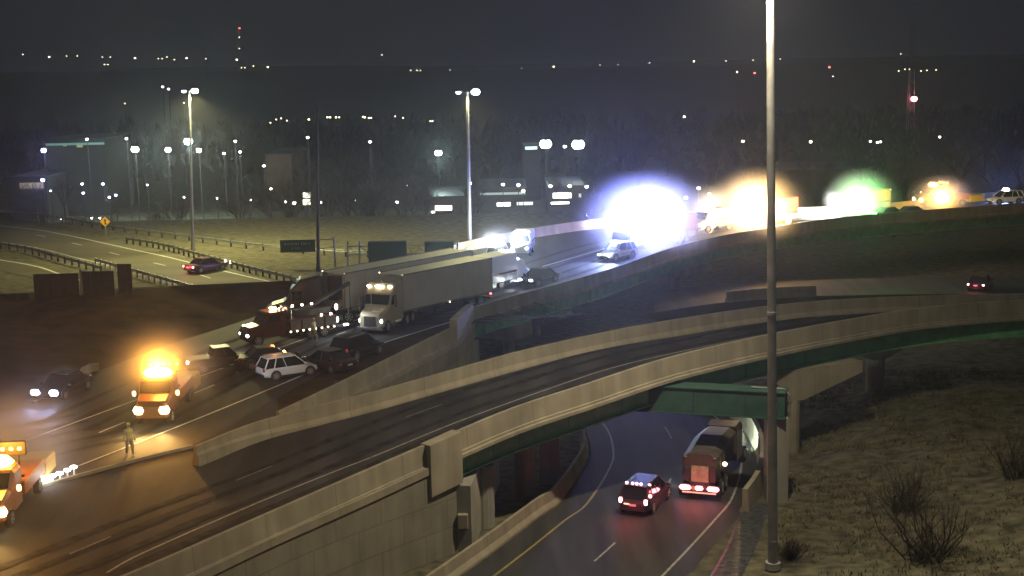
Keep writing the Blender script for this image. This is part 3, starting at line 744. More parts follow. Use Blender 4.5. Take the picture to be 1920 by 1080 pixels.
s1 = make_semi('pale semi truck facing the camera with lit headlights and a long plain trailer', M_cabtan, M_trailer, tl=(P(757,610,zA)-P(924,571,zA)).length, jack=((-.5,.15,0), R(17)), tsc=.8)
pf = P(757, 610, zA); pr_ = P(924, 571, zA); hd = (pf-pr_).normalized()
nn_ = Vector((-hd.y, hd.x, 0))
place(s1, Vector((pf.x,pf.y,4.5))-nn_*1.3, (hd.x, hd.y))
s1h = s1.location.copy()
for s in (-1,1): lamp(s1, (4.6, s*.88+1.2, 1.02), 500, (.8,.9,1), .1, (1,0,-.12), 75, .7, 'headlight_beam')
s2 = make_semi('second semi truck with refrigerated trailer and jackknifed dark tractor, beyond the first', mat('near black cab paint', (.03,.03,.032), .35), M_trailer, lit=False, reefer=True, jack=((-.6,.2,0), R(-42)))
s2p = s1h + hd*2.3 - nn_*5.2
place(s2, P(628, 603, zA)+nn_*0, (hd.x, hd.y))

# ---------------- heavy wrecker, red, facing left
wk = thing('tow_truck', 'large red tow truck with amber roof light and rows of small work lights', 'tow truck')
wred = mat('wrecker red paint', (.10,.018,.012), .3, coat=.5)
cb = MB(); 
def sec(x, zb, zt, hw): return [Vector((x,y,z)) for y,z in ((-hw,zb),(-hw,zt-.2),(-hw*.86,zt),(hw*.86,zt),(hw,zt-.2),(hw,zb))]
cb.loft([sec(.9,.7,2.9,1.15), sec(2.5,.7,2.9,1.18), sec(3.0,.7,2.1,1.15), sec(3.3,.65,1.85,1.1), sec(4.3,.5,1.7,1.0), sec(4.6,.5,1.4,.9)])
cbo = cb.build('cab', wred, wk)
MB().add([(2.6,-1.0,2.78),(2.6,1.0,2.78),(3.06,.98,2.1),(3.06,-.98,2.1)], [(0,3,2,1)]).build('windscreen', M_glass, cbo)
for s in (-1,1): MB().add([(1.4,s*1.2,2.05),(2.6,s*1.2,2.05),(2.35,s*1.18,2.7),(1.4,s*1.2,2.7)], [(0,1,2,3)]).build('side_window', M_glass, cbo)
bd = MB().rbox(-4.2,.6,-1.25,1.25,.95,2.0,.06).build('body', wred, wk)
for s in (-1,1):
    for k in range(4): MB().box(-4.0+k*1.15,-3.0+k*1.15,s*1.26-.01,s*1.26+.02,1.05,1.9).build('locker', M_steel, bd)
bm = MB(); bm.rbox(-4.0,-.4,-.35,.35,2.0,2.7,.06); bm.tube((-1,0,2.5),(-6.2,0,4.6),.28,.2,8); bm.tube((-6.2,0,4.6),(-6.2,0,1.2),.03,.03,5); bm.box(-5.8,-4.1,-.3,.3,.6,.85)
bm.build('boom', M_dsteel, wk)
MB().rbox(.3,.7,-1.2,1.2,2.0,3.2,.05).build('light_mast', M_chrome, wk)
for x_ in (3.6,-1.6,-2.9):
    for s in (-1,1): big_wheel(wk, x_, s*1.0, .5, .32)
lens(wk, (1.6,0,3.05), (.3,.75,.14), em('lit orange beacon', (1,.6,.22), 16), 'beacon')
for s in (-1,1): lens(wk, (4.5,s*.8,1.0), (.14,.2,.2), E_head)
for k in range(5): lens(wk, (.2-k*.95, 1.2, 3.3 if k<3 else 2.15), (.12,.12,.12), E_warm, 'work_light')
for k in range(8): lens(wk, (.5-k*.62, 1.3, .95), (.09,.05,.09), E_amw, 'marker_light')
for k in range(3): lens(wk, (1.0+.0*k, (k-1)*.9, 3.0), (.08,.1,.08), E_amw, 'marker_light')
lens(wk, (-4.3,1.1,1.5), (.1,.12,.3), E_white, 'work_light'); lens(wk, (-4.2,1.15,2.7), (.14,.14,.35), E_white, 'work_light'); lens(wk, (-5.2,1.0,.9), (.3,.1,.12), E_white, 'work_light')
place(wk, P(545, 636, zA), (-.84,-.54)); wk.scale = (.84,.84,.84)
lamp(wk, (1.6,0,3.4), 260, (1,.35,.08), .2); lamp(wk, (4.8,-.3,1.0), 500, (.85,.92,1), .1, (1,0,-.1), 80, .6, 'headlight_beam')
lamp(wk, (-5.0,1.6,3.0), 300, (.9,.95,1), .1, (-.3,.3,-1), 110, .6, 'work_beam')

# ---------------- amber lit attenuator trucks
def make_amber(label):
    t = thing('warning_truck', label, 'warning truck', group='trucks flashing amber lights')
    cab = MB(); cab.loft([sec(.9,.6,2.5,1.02), sec(2.1,.6,2.5,1.05), sec(2.65,.6,1.75,1.0), sec(3.6,.5,1.5,.95), sec(3.8,.5,1.2,.85)])
    c_ = cab.build('cab', mat('dull orange cab', (.30,.11,.03), .4), t)
    MB().add([(2.2,-.9,2.38),(2.2,.9,2.38),(2.7,.88,1.78),(2.7,-.88,1.78)], [(0,3,2,1)]).build('windscreen', M_glass, c_)
    bd_ = MB().rbox(-3.2,.7,-1.1,1.1,.8,1.5,.05).build('flatbed', mat('road truck orange', (.6,.2,.03), .4), t)
    pst = MB(); pst.box(-.2,0,-.9,.9,1.5,1.6); pst.tube((-.1,-.7,1.5),(-.1,-.7,2.9),.05,.05,6); pst.tube((-.1,.7,1.5),(-.1,.7,2.9),.05,.05,6); pst.rbox(-.2,0,-1.1,1.1,2.6,3.3,.04)
    pst.build('arrow_board', M_plastic, t)
    for k in range(5): lens(t, (.03, -.8+k*.4, 2.95), (.07,.1,.1), E_amber, 'arrow_lamp')
    lens(t, (1.5,0,2.75), (.45,.95,.38), E_amber, 'beacon')
    for s in (-1,1):
        lens(t, (3.72,s*.74,.98), (.2,.34,.30), em('lit amber headlamp', (1,.78,.35), 30)); lens(t, (2.4,s*1.3,1.7), (.08,.12,.2), em('amber mirror glow', (1,.6,.2), 8), 'mirror')  # mirrors emit to stand in for the amber light they reflect
        for x_ in (2.9,-2.2): wheel(t, x_, s*.92, .42, .26, M_steel)
    MB().rbox(-5.4,-3.25,-1.1,1.1,.4,1.3,.08).build('crash_cushion', mat('cushion yellow', (.55,.4,.04), .6), t)
    return t
AMB = (1,.40,.05)
a1 = make_amber('amber flashing warning truck facing the camera in the lane left of the crashed cars')
place(a1, P(312, 770, zA), (.02,-1)); 
a2 = copy_tree(a1); a2['label'] = 'amber flashing warning truck cut off by the left edge of the photo'
place(a2, P(14, 952, zA), (.08,-1))
def amber_l(t, k=1.0):
    lamp(t, (1.5,0,3.3), 2000*k, AMB, .3); lamp(t, (2.2,0,2.9), 2200*k, AMB, .35, (1,.15,.05), 100, .9)
    for s in (-1,1): lamp(t, (4.0,s*.74,.98), 1200*k, (1,.62,.2), .15, (1,0,.0), 80, .8, 'headlight_beam')
amber_l(a1); amber_l(a2, .7)
a3 = make_amber('amber flashing truck farthest right on the upper bridge beyond the green lights')
# ================================================================== EMERGENCY VEHICLES ON THE UPPER BRIDGE
def mworld(t): return Matrix.Translation(t.location) @ t.rotation_euler.to_matrix().to_4x4()
def wlamp(t, pos, W, col, radius=.3, to=None, size=80, blend=.8, name='lamp_light'):
    """a lamp of vehicle t given in world space"""
    o = lamp(t, pos, W, col, radius, (Vector(to)-Vector(pos)) if to is not None else None, size, blend, name)
    o.matrix_parent_inverse = mworld(t).inverted(); return o
CAMP = Vector((0,0,CAM_Z))
def boxtruck(name, label, cat, group, cabm, boxm, L=7.0, H=2.9, W=2.3, lights=(E_blue, E_white), scene=True):
    t = thing(name, label, cat, group=group); h = L/2; w = W/2
    cab = MB(); cab.loft([sec(h-2.3,.5,2.3,w*.95), sec(h-1.2,.5,2.3,w*.95), sec(h-.75,.5,1.5,w*.92), sec(h-.1,.45,1.25,w*.88), sec(h,.5,1.0,w*.8)])
    c_ = cab.build('cab', cabm, t)
    MB().add([(h-1.14,-w*.8,2.2),(h-1.14,w*.8,2.2),(h-.70,w*.8,1.56),(h-.70,-w*.8,1.56)], [(0,3,2,1)]).build('windscreen', M_glass, c_)
    b_ = MB().rbox(-h,h-2.32,-w,w,.6,H,.07).build('box_body', boxm, t)
    st = MB()
    for s in (-1,1): st.box(-h+.1,h-2.5,s*w-.01,s*w+.015,1.3,1.5)
    st.build('stripe', redp, b_)
    for s in (-1,1):
        for k in range(3): MB().box(-h+.3+k*1.3,-h+1.4+k*1.3,s*w-.008,s*w+.02,.7,1.25).build('locker_door', M_steel, b_)
    MB().box(-h-.02,-h+.01,-.5,.5,.8,H-.3).build('rear_door', M_steel, b_)
    for s in (-1,1):
        lens(t, (h-.02,s*w*.7,.95), (.1,.16,.13), E_head); lens(t, (-h-.03,s*w*.8,1.1), (.05,.12,.2), E_red, 'taillight')
        lens(t, (-h,s*w*.8,H-.15), (.12,.2,.14), lights[0], 'beacon')
        for x_ in (h-1.1,-h+1.6): wheel(t, x_, s*(w-.13), .42, .26, M_steel)
    lens(t, (h-1.7,0,2.42), (.2,w*.8,.12), lights[0], 'beacon'); lens(t, (h-2.35,0,H+.05), (.14,w*.8,.14), lights[1], 'scene_light')
    return t
M_fire = mat('fire engine red', (.42,.03,.02), .3, coat=.5)
BLUE = (.28,.36,1); BW = (.62,.72,1)
def axis_at(x, y):
    best = min(range(len(NearA)), key=lambda i: (NearA[i].x-x)**2+(NearA[i].y-y)**2); i = max(1, min(len(NearA)-2, best))
    d = NearA[i+1]-NearA[i-1]; d.z = 0; return d.normalized()
def on_hw(t, px, py, rev=False, yaw=0):
    p = P(px, py, zA); d = axis_at(p.x, p.y)
    if rev: d = -d
    a = math.atan2(d.y, d.x)+R(yaw); t.location = p; t.rotation_euler = (0,0,a); return t
GE = 'emergency vehicles closing the upper bridge'
amb = on_hw(boxtruck('ambulance', 'white ambulance at the left of the big blue white glare on the bridge', 'ambulance', GE, M_white, M_white), 1182, 470, True, 8)
eng = on_hw(boxtruck('fire_engine', 'red fire engine in the middle of the big blue white glare', 'fire engine', GE, M_fire, M_fire, 9, 3.1, 2.5), 1238, 458, True, -6)
eng2 = on_hw(boxtruck('fire_engine', 'red fire engine inside the yellow white glare left of the tall near pole', 'fire engine', GE, M_fire, M_fire, 9.5, 3.2, 2.5, (E_amber, E_warm)), 1432, 424, True, 5)
util = on_hw(boxtruck('rescue_truck', 'small white rescue truck between the blue glare and the yellow glare', 'rescue truck', GE, M_white, M_white, 6, 2.6, 2.2, (E_amber, E_warm)), 1338, 432, True, 0)
grn = on_hw(boxtruck('road_crew_truck', 'road crew truck with green flashing lights right of the tall near pole', 'road crew truck', GE, M_white, mat('road truck orange', (.6,.2,.03), .4), 7, 2.9, 2.3, (E_green, E_white)), 1618, 400, True, 10)
bx_ = on_hw(boxtruck('rescue_truck', 'white box truck lit glaring white just behind the trailer of the front semi truck', 'rescue truck', GE, M_white, mat('white box', (.8,.82,.8), .5), 6.5, 3.1, 2.4), 941, 535, False, 0)
van = on_hw(boxtruck('rescue_van', 'white lit van right of the police lights behind the front semi truck', 'van', GE, M_white, M_white, 5.5, 2.4, 2.1), 980, 476, True, 25)
on_hw(a3, 1768, 386, True, 0)
def police(label, px, py, rev=True, yaw=0):
    c = make_car(label, 'police car', 'police cars on the highway', 'suv', M_white, E_head, M_chrome, name='police_car')
    lens(c, (-.1,0,1.8), (.16,.55,.09), E_blue, 'light_bar')
    return on_hw(c, px, py, rev, yaw)
pc1 = police('police car with white blue lights beyond the rear end of the front semi trailer', 930, 492, True, 20)
pc2 = police('police car at the lower left edge of the big blue white glare', 1158, 485, True, -10)
pc3 = police('police car right of the fire engine in the blue white glare', 1272, 452, True, 15)
pc4 = on_hw(make_car('police car with one blue light at the far right edge of the upper bridge', 'police car', 'police cars on the highway', 'suv', M_white, M_chrome, M_chrome, name='police_car'), 1884, 382, True)
lens(pc4, (-.1,0,1.8), (.3,.7,.25), E_blue, 'light_bar')
hc = on_hw(make_car('dark car with two white headlights by the parapet right of the front semi trailer', 'car', None, 'sedan', dark_p, E_head), 1011, 531, True, 0)
rc1 = on_hw(make_car('small car with two red taillights between the green lights and the last amber truck', 'car', 'cars driving away on the upper bridge', 'sedan', dark_p, None, E_redh), 1712, 409, False)
rc2 = on_hw(make_car('dark car with one faint red taillight just right of the green lights', 'car', 'cars driving away on the upper bridge', 'sedan', dark_p, None, E_red), 1668, 410, False)
DZ = 1.7
# lights of those vehicles; beams mostly aimed up the road towards the camera
BK = .25
def beam(t, px, py, W, col, size=70, dz=2.6, to=None, r=.35, blend=.9, up_=9):
    p = P(px, py, zA); p = Vector((p.x, p.y, p.z+max(.8, dz-DZ))); c = (to or CAMP.copy()).copy(); 
    if to is None: c = p+(CAMP-p)*.5+Vector((0,0,up_))
    return wlamp(t, p, W*BK, col, r, c, size, blend)
beam(amb, 1172, 462, 52000, BW, 75, 3.3); beam(eng, 1206, 468, 90000, BW, 80, 4.6, r=.5); beam(eng, 1250, 448, 60000, (.75,.85,1), 80, 3.4, r=.4)
beam(pc3, 1268, 445, 26000, BLUE, 90, 2.2); beam(pc2, 1158, 478, 9000, BW, 80, 1.9)
beam(amb, 1190, 440, 60000, (.18,.25,1), 110, 4, up_=14)
beam(eng2, 1412, 428, 60000, (1,.80,.42), 85, 3.8, r=.5); beam(eng2, 1430, 415, 30000, (1,.5,.1), 100, 3.5, r=.3); beam(util, 1336, 420, 22000, (1,.8,.5), 80, 3.0)
beam(grn, 1605, 400, 32000, (.12,1,.12), 110, 3.2); beam(grn, 1622, 403, 8000, (.5,1,.5), 70, 2.8)
beam(a3, 1765, 385, 16000, (1,.5,.12), 90, 3.0)
beam(pc1, 936, 488, 5200, BW, 90, 2.0); beam(pc1, 938, 480, 2500, (.3,.35,1), 120, 2.2)
beam(pc4, 1884, 374, 40000, BLUE, 110, 2.0)
def omni(t, px, py, dz, W, col, r=.4): wlamp(t, P(px,py,zA)+Vector((0,0,max(.8, dz-DZ))), W, col, r)
omni(eng, 1200, 472, 5.6, 34000, (.13,.17,1), .5); omni(eng, 1232, 470, 5.2, 6500, (.8,.9,1), .6); omni(amb, 1176, 466, 3.4, 4000, (.5,.6,1)); omni(eng2, 1424, 440, 4.9, 15000, (1,.50,.10), .5); omni(eng2, 1410, 441, 4.6, 6500, (1,.88,.65), .6); omni(grn, 1616, 409, 3.9, 5000, (.08,1,.08)); omni(util, 1337, 426, 3.0, 3500, (1,.8,.5)); omni(a3, 1765, 396, 3.4, 3500, (1,.5,.12)); omni(pc1, 938, 490, 2.3, 500, (.6,.65,1))
# scene lights washing the parapets
def wash(t, a, b, W, col=(.85,.9,1), size=80, dz=2.2, tz=.8):
    p = P(*a, zA)+Vector((0,0,dz)); q = P(*b, zA)+Vector((0,0,tz)); wlamp(t, p, W*4, col, .25, q, size, .7, 'scene_beam')
wash(amb, (1165,470), (1085,432), 30000); wash(eng, (1240,450),(1190,422), 12000)
wash(pc1, (930,494), (900,476), 4200, size=90); wash(pc1, (952,500), (941,515), 3600, (.85,1,.92), 80, 2.4, 1.6); wash(van, (968,486), (985,468), 2500, size=100)
wash(eng2, (1440,432), (1530,406), 52000, (1,.95,.85), 75); wash(grn, (1596,412), (1530,406), 30000, (1,1,.95), 80)
wash(pc2, (1150,490), (1080,510), 2600, (.4,.5,1), 110, 1.8, .2)
for s in (-1,1): lamp(hc, (2.5,s*.6,.65), 300, (.9,.95,1), .08, (1,0,-.1), 60, .6, 'headlight_beam')

# car at the left edge coming out of the dark
lc_ = make_car('dark car with two blue white headlights at the left edge of the far shoulder', 'car', None, 'sedan', dark_p, E_head)
place(lc_, P(121, 739, zA), (-.22,-.97))
for s in (-1,1): lamp(lc_, (2.6,s*.62,.66), 800, (.5,.54,1), .15, (1,.2,.14), 80, .9, 'headlight_beam'); lens(lc_, (2.35,s*.66,.66), (.14,.34,.24), E_blue)
lamp(lc_, (-2.6,-1.2,1.2), 220, (.9,1,.9), .1, (-.5,-.6,-.5), 90, .8, 'tail_beam')
kb = MB(); kp = [P(150,712,zA),P(158,703,zA),P(170,697,zA),P(186,695,zA)]; sweep(kb, kp, [(-.15,0),(.15,0),(.12,.55),(-.12,.55)])
tag(kb.build('barrier', M_con), 'short pale kerb block directly right of the blue white headlights', 'barrier')
kb = MB(); kp = [P(62,756,zA),P(85,748,zA),P(108,740,zA)]; sweep(kb, kp, [(-.1,0),(.1,0),(.1,.12),(-.1,.12)])
tag(kb.build('kerb', M_con), 'low pale kerb strip lit in front of the blue white headlights', 'kerb')
# beam of the left warning truck along the shoulder
wlamp(a2, P(52,922,zA)+Vector((0,0,1.3)), 1500, (.92,1,.9), .08, P(215,862,zA), 34, .8, 'work_beam')
for k, (px, py) in enumerate([(139,890),(127,896),(113,902),(100,907),(86,912)]):
    q = P(px, py, zA); o = MB(); o.tube((0,0,0),(0,0,.35),.05,.05,8); o = o.build('marker_post', M_white)
    o.location = q; tag(o, f'short road edge marker near the left warning truck, {ordn(k)} from the right', 'road marker', 'white markers on the near road edge')
    MB().ball((0,0,.42), 1, 8, (.2,.12,.10) if k < 4 else (.42,.2,.2)).build('glowing_reflector', E_white, o)  # reflectors given emission in place of headlamp light falling on them
# red taillight car on the far left highway
rc3 = make_car('red lit car driving away alone on the empty highway at the left', 'car', None, 'sedan', redp, None, E_redh)
place(rc3, P(387, 508, 4.43), (.62,.78), None); 
lamp(rc3, (-2.7,0,.8), 50, (1,.15,.15), .2); 
for s in (-1,1): lamp(rc3, (2.5,s*.6,.65), 500, (1,.95,.8), .1, (1,0,-.1), 60, .8, 'headlight_beam')
rc4 = make_car('dark car with two red taillights alone near the right edge of the photo', 'car', None, 'sedan', dark_p, None, E_redh)
place(rc4, P(1838, 541, 1.22), (.5,.86)); lamp(rc4, (-2.8,0,.9), 40, (1,.12,.2), .2)

# ---- underpass traffic
dir_lr = lambda p: (lambda i: (Lr[min(i+1,len(Lr)-1)]-Lr[max(i-1,0)]).normalized())(min(range(len(Lr)), key=lambda k: (Lr[k]-p).length))
p = P(1187, 968, 0); d = dir_lr(p)
uv = make_car('dark boxy suv with red taillights and roof marker lights in the left underpass lane', 'suv', None, 'suv', mat('plum dark paint', (.03,.02,.03), .3, coat=.6), None, E_redh)
place(uv, p+d*2.3, (d.x, d.y))
for k, s in enumerate((-.8,-.3,-.05,.2,.55)): lens(uv, (-1.75, s, 1.76), (.06,.09,.06), em('pink marker', (1,.5,.5), 9), 'marker_light')
lens(uv, (-2.4, .35, .72), (.03,.2,.06), em('plate lamp', (1,.7,.5), 1.2), 'plate_light')
lens(uv, (-2.2, -.98, 1.25), (.06,.08,.12), E_redh, 'taillight')
lamp(uv, (-3.2,0,.9), 60, (1,.12,.15), .25); 
for s in (-1,1): lamp(uv, (2.5,s*.6,.7), 260, (1,.95,.85), .08, (1,0,-.12), 60, .7, 'headlight_beam')
p = P(1311, 938, 0); d = dir_lr(p)
ft = thing('dump_truck', 'bulky dump truck with bright red tail lamps and a tan tailgate entering the underpass', 'dump truck')
greyb = mat('brown grey dump body', (.085,.07,.055), .6, 0, .3, 1.5)
fb = MB(); fb.box(.3,9.2,-.45,.45,.6,.85); fb.box(-.02,.1,-1.22,1.22,.5,.92); fb.build('chassis', M_dsteel, ft)
db = MB(); db.loft([[Vector((x,y,z)) for y,z in ((-hw*.8,1.0),(-hw,1.5),(-hw,zt),(-hw*.6,zt+.25),(hw*.6,zt+.25),(hw,zt),(hw,1.5),(hw*.8,1.0))] for x,hw,zt in ((.25,.96,2.45),(.4,1.03,2.5),(3.5,1.05,2.75),(6.0,1.0,2.6))])
for k in range(5): 
    for s in (-1,1): db.box(.6+k*1.25,.72+k*1.25,s*1.05-.05,s*1.05+.05,1.3,2.5)
db.build('dump_body', greyb, ft)
tg = MB(); tg.box(.16,.24,-.5,.5,1.05,2.0); tg.build('tailgate', mat('tan tailgate', (.40,.36,.24), .6, 0, .35, 3), ft)
tg = MB(); tg.rbox(.12,.28,-.95,-.6,1.1,1.9,.03); tg.rbox(.12,.28,.6,.95,1.1,1.9,.03); tg.rbox(.10,.24,-.6,.6,.92,1.05,.02); tg.build('frame', M_dsteel, ft)
cab = MB(); cab.loft([sec(6.4,.6,2.8,1.0), sec(7.9,.6,2.8,1.05), sec(8.4,.6,1.9,1.0), sec(9.6,.5,1.6,.9)]); cab.build('cab', brownp, ft)
for s in (-1,1):
    for x_ in (1.3,2.5,8.6): big_wheel(ft, x_, s*.95, .5, .36)
    lens(ft, (-.06,s*.82,.74), (.08,.36,.17), E_redh, 'taillight')
    MB().box(.2,.24,s*1.0-.25,s*1.0+.25,.15,.6).build('mud_flap', M_plastic, ft)
    lens(ft, (.22,s*.85,2.5), (.05,.08,.06), mat('lens dull', (.4,.4,.4), .3), 'marker_light')
lens(ft, (-.06,.0,.74), (.08,.24,.15), E_redh, 'taillight'); lens(ft, (1.0,-1.3,2.0), (.1,.14,.14), E_amw, 'marker_light')
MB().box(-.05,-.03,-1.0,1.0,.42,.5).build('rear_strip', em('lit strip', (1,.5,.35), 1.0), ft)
MB().box(-.08,-.06,.22,.42,.6,.86).build('number_plate', mat('plate2', (.6,.45,.25), .5), ft)
place(ft, p, (d.x, d.y)); lamp(ft, (-1.3,0,.9), 60, (1,.12,.15), .3); pass
for s in (-1,1): lamp(ft, (9.8,s*.7,.9), 1100, (.8,1,.93), .1, (1,-.25,.02), 85, .8, 'headlight_beam')

wlamp(a1, a1.location+Vector((1.5,1.2,2.4)), 1100, (.9,.95,1), .1, P(541,700,zA)+Vector((0,0,.7)), 26, .8, 'work_beam')
# ================================================================== PEOPLE
def person(label, loc, rz, cloth, legs, arms='down', vest=None):
    t = thing('person', label, 'person', loc, rz)
    sk_ = {'pel':(0,0,.95,.15,.12),'wst':(0,0,1.1,.14,.11),'chs':(.01,0,1.35,.18,.13),'nck':(.01,0,1.5,.065,.065),'hd0':(.02,0,1.6,.08,.085),'hd1':(.02,0,1.73,.085,.09)}
    ed = [('pel','wst'),('wst','chs'),('chs','nck'),('nck','hd0'),('hd0','hd1')]
    for s, n in ((-1,'l'),(1,'r')):
        st_ = .16*s
        sk_[n+'hp'] = (0,.10*s,.9,.10,.10); sk_[n+'kn'] = (.06+st_*.5,.12*s,.5,.065,.065); sk_[n+'an'] = (-.02+st_,.13*s,.09,.045,.045); sk_[n+'to'] = (.15+st_,.15*s,.04,.045,.035)
        sk_[n+'sh'] = (0,.2*s,1.42,.065,.065)
        if arms == 'down' or s == 1: sk_[n+'el'] = (-.03,.28*s,1.15,.05,.05); sk_[n+'wr'] = (.08,.30*s,.90,.032,.032)
        else: sk_[n+'el'] = (.15,.27*s,1.18,.05,.05); sk_[n+'wr'] = (.38,.18*s,1.22,.032,.032)
        ed += [('pel',n+'hp'),(n+'hp',n+'kn'),(n+'kn',n+'an'),(n+'an',n+'to'),('chs',n+'sh'),(n+'sh',n+'el'),(n+'el',n+'wr')]
    ks = list(sk_); me = bpy.data.meshes.new('person'); me.from_pydata([sk_[k][:3] for k in ks], [(ks.index(a),ks.index(b)) for a,b in ed], [])
    o = bpy.data.objects.new('body', me); COL.objects.link(o); o.parent = t
    md = o.modifiers.new('skin','SKIN'); sd = o.modifiers.new('s','SUBSURF'); sd.levels = sd.render_levels = 1
    lay = me.skin_vertices[0] if me.skin_vertices else None
    if lay:
        for i, k in enumerate(ks): lay.data[i].radius = sk_[k][3:5]
        lay.data[0].use_root = True
    me.materials.append(cloth)
    lg = MB()
    for n, s in (('l',-1),('r',1)):
        wv = Vector(sk_[n+'wr'][:3]); e = (wv-Vector(sk_[n+'el'][:3])).normalized(); sd_ = Vector((1,0,0)) if abs(e.x) < .7 else Vector((0,0,1))
        lg.tube(wv, wv+e*.09, .034, .038, 8)
        for f in range(4):
            b0 = wv+e*.085+sd_*(.026-.017*f); l_ = (.065,.078,.072,.055)[f]; lg.tube(b0, b0+e*l_*.6, .009, .008, 5); lg.tube(b0+e*l_*.6, b0+e*l_+Vector((.0,-s*.012,0)), .008, .006, 5)
        lg.tube(wv+e*.03+sd_*.03, wv+e*.075+sd_*.065, .011, .008, 5)
    lg.ball((.085,0,1.65), 1, 8, (.03,.055,.07)); lg.tube((.1,0,1.67),(.125,0,1.64),.01,.014,6)
    lg.build('skin', mat('skin', (.35,.2,.14), .6), o)
    tr = MB()
    for s in (-1,1):
        n = 'l' if s < 0 else 'r'
        tr.tube(sk_[n+'hp'][:3], sk_[n+'kn'][:3], .125, .085, 8); tr.tube(sk_[n+'kn'][:3], sk_[n+'an'][:3], .085, .07, 8)
    tr.build('trousers', legs, t)
    if vest:
        v = MB(); v.loft([[Vector((a*math.cos(q)+.005, b*math.sin(q), z)) for q in [2*math.pi*i/12 for i in range(12)]] for z,a,b in ((.98,.17,.2),(1.15,.165,.19),(1.35,.18,.23),(1.47,.12,.19))]); v.build('vest', vest, t)
    MB().ball((.015,0,1.76), 1, 10, (.125,.115,.09)).build('helmet', vest or cloth, t)
    return t
lime = mat('safety vest lime', (.9,.85,.35), .6); M_red = mat('red turnout coat', (.35,.04,.03), .7)
person('person in a pale reflective vest walking on the near shoulder below the warning truck', P(244, 853, zA), R(-60), mat('pale coat', (.75,.65,.4), .7), mat('tan trousers', (.6,.52,.32), .7), 'down', lime)
person('person in red standing at the back of the tow truck', P(613, 613, zA), R(200), M_red, M_red, 'fwd', None)
person('person in tan work clothes bending by the rear corner of the tow truck', P(590, 640, zA), R(150), mat('tan coat', (.5,.4,.2), .7), mat('tan dark trousers', (.2,.14,.08), .7), 'fwd', None)

# ================================================================== POLES, MASTS, SIGNS
def pole(label, base, top, r0=.22, r1=.09, heads=(), m=M_steel, cat='light pole', lit=None):
    t = thing('light_pole', label, cat, base); v = top-base
    mb = MB(); mb.tube((0,0,.5), v, r0, r1, 14); mb.tube((0,0,0),(0,0,.5), r0*1.35, r0*1.3, 14); mb.build('pole', m, t)
    for i, (dx, L, es, r) in enumerate(heads):
        a = MB(); a.tube(v+Vector((0,0,-.25)), v+Vector((dx*.7,0,.05)), .06, .05, 6); a.rbox(min(dx*.6,dx*1.25)+v.x, max(dx*.6,dx*1.25)+v.x, v.y-.22, v.y+.22, v.z-.02, v.z+.2, .05)
        ar = a.build('lamp_arm', m, t)
        MB().ball(v+Vector((dx,0,-.05)), 1, 10, (r,r,r*.75)).build('lamp_head', es, ar)
        if L: lamp(t, v+Vector((dx,0,-.5)), L[0], L[1], .3, (0,-.1,-1), 158, .4)
    return t
LG = (1,.91,.38)
b = P(362, 472, 4.4); pole('tall twin-lamp pole at the left standing on the lit grass by the diamond sign highway', b, D(355, 170, b.y), .2, .09, ((-.62,(5000,LG),E_white,.26),(.62,(36000,LG),E_teal,.42)))
b = P(882, 478, 4.4); pole('tall twin-lamp pole in the centre behind the semi trailers', b, D(876, 172, b.y), .24, .13, ((-.95,(2500,LG),E_white,.28),(.9,(7000,LG),E_teal,.48)))
b = P(597, 509, 4.5); pole('tall unlit dark pole rising behind the jackknifed tractor', b, D(594, 190, b.y), .19, .1, (), M_dsteel, 'pole')
# near high mast
b = P(1449, 1066, 0.05)
nm = thing('high_mast_pole', 'tall thick steel pole in the foreground right of centre, running out of the top', 'light pole', b)
mb = MB(); mb.tube((0,0,.35),(-.18,0,13),.25,.215,20); mb.tube((-.18,0,13),(-.44,0,31),.215,.175,20); mb.tube((0,0,0),(0,0,.35),.40,.38,20); mb.tube((-.18,0,12.95),(-.18,0,13.1),.232,.232,20)
mb.build('pole', mat('weathered steel', (.38,.375,.36), .6, .1, .25, 1.2), nm)
mb = MB(); mb.box(-.12,.12,-.32,-.26,.7,1.5); mb.build('access_door', M_steel, nm)
rg = MB(); n=24
for i in range(6):
    a = 2*math.pi*i/6; rg.tube((-.44,0,30.5),(1.1*math.cos(a)-.44,1.1*math.sin(a),30.4),.05,.05,6)
rg.build('lamp_ring', M_steel, nm)
for i in range(6):
    a = 2*math.pi*i/6; MB().ball((1.2*math.cos(a)-.44,1.2*math.sin(a),30.2),1,8,(.25,.25,.15)).build('lamp_head', E_warm, nm)
lamp(nm, (-.9,-.6,29.9), 28000, (1,.84,.56), .6, (-.02,-.02,-1), 152, .8)
lamp(nm, (-1.2,-1.6,30.2), 1400, (1,.97,.95), .3)

def tubex(a, b, r, m, name, parent=None): return MB().tube(a, b, r, r, 6).build(name, m, parent)
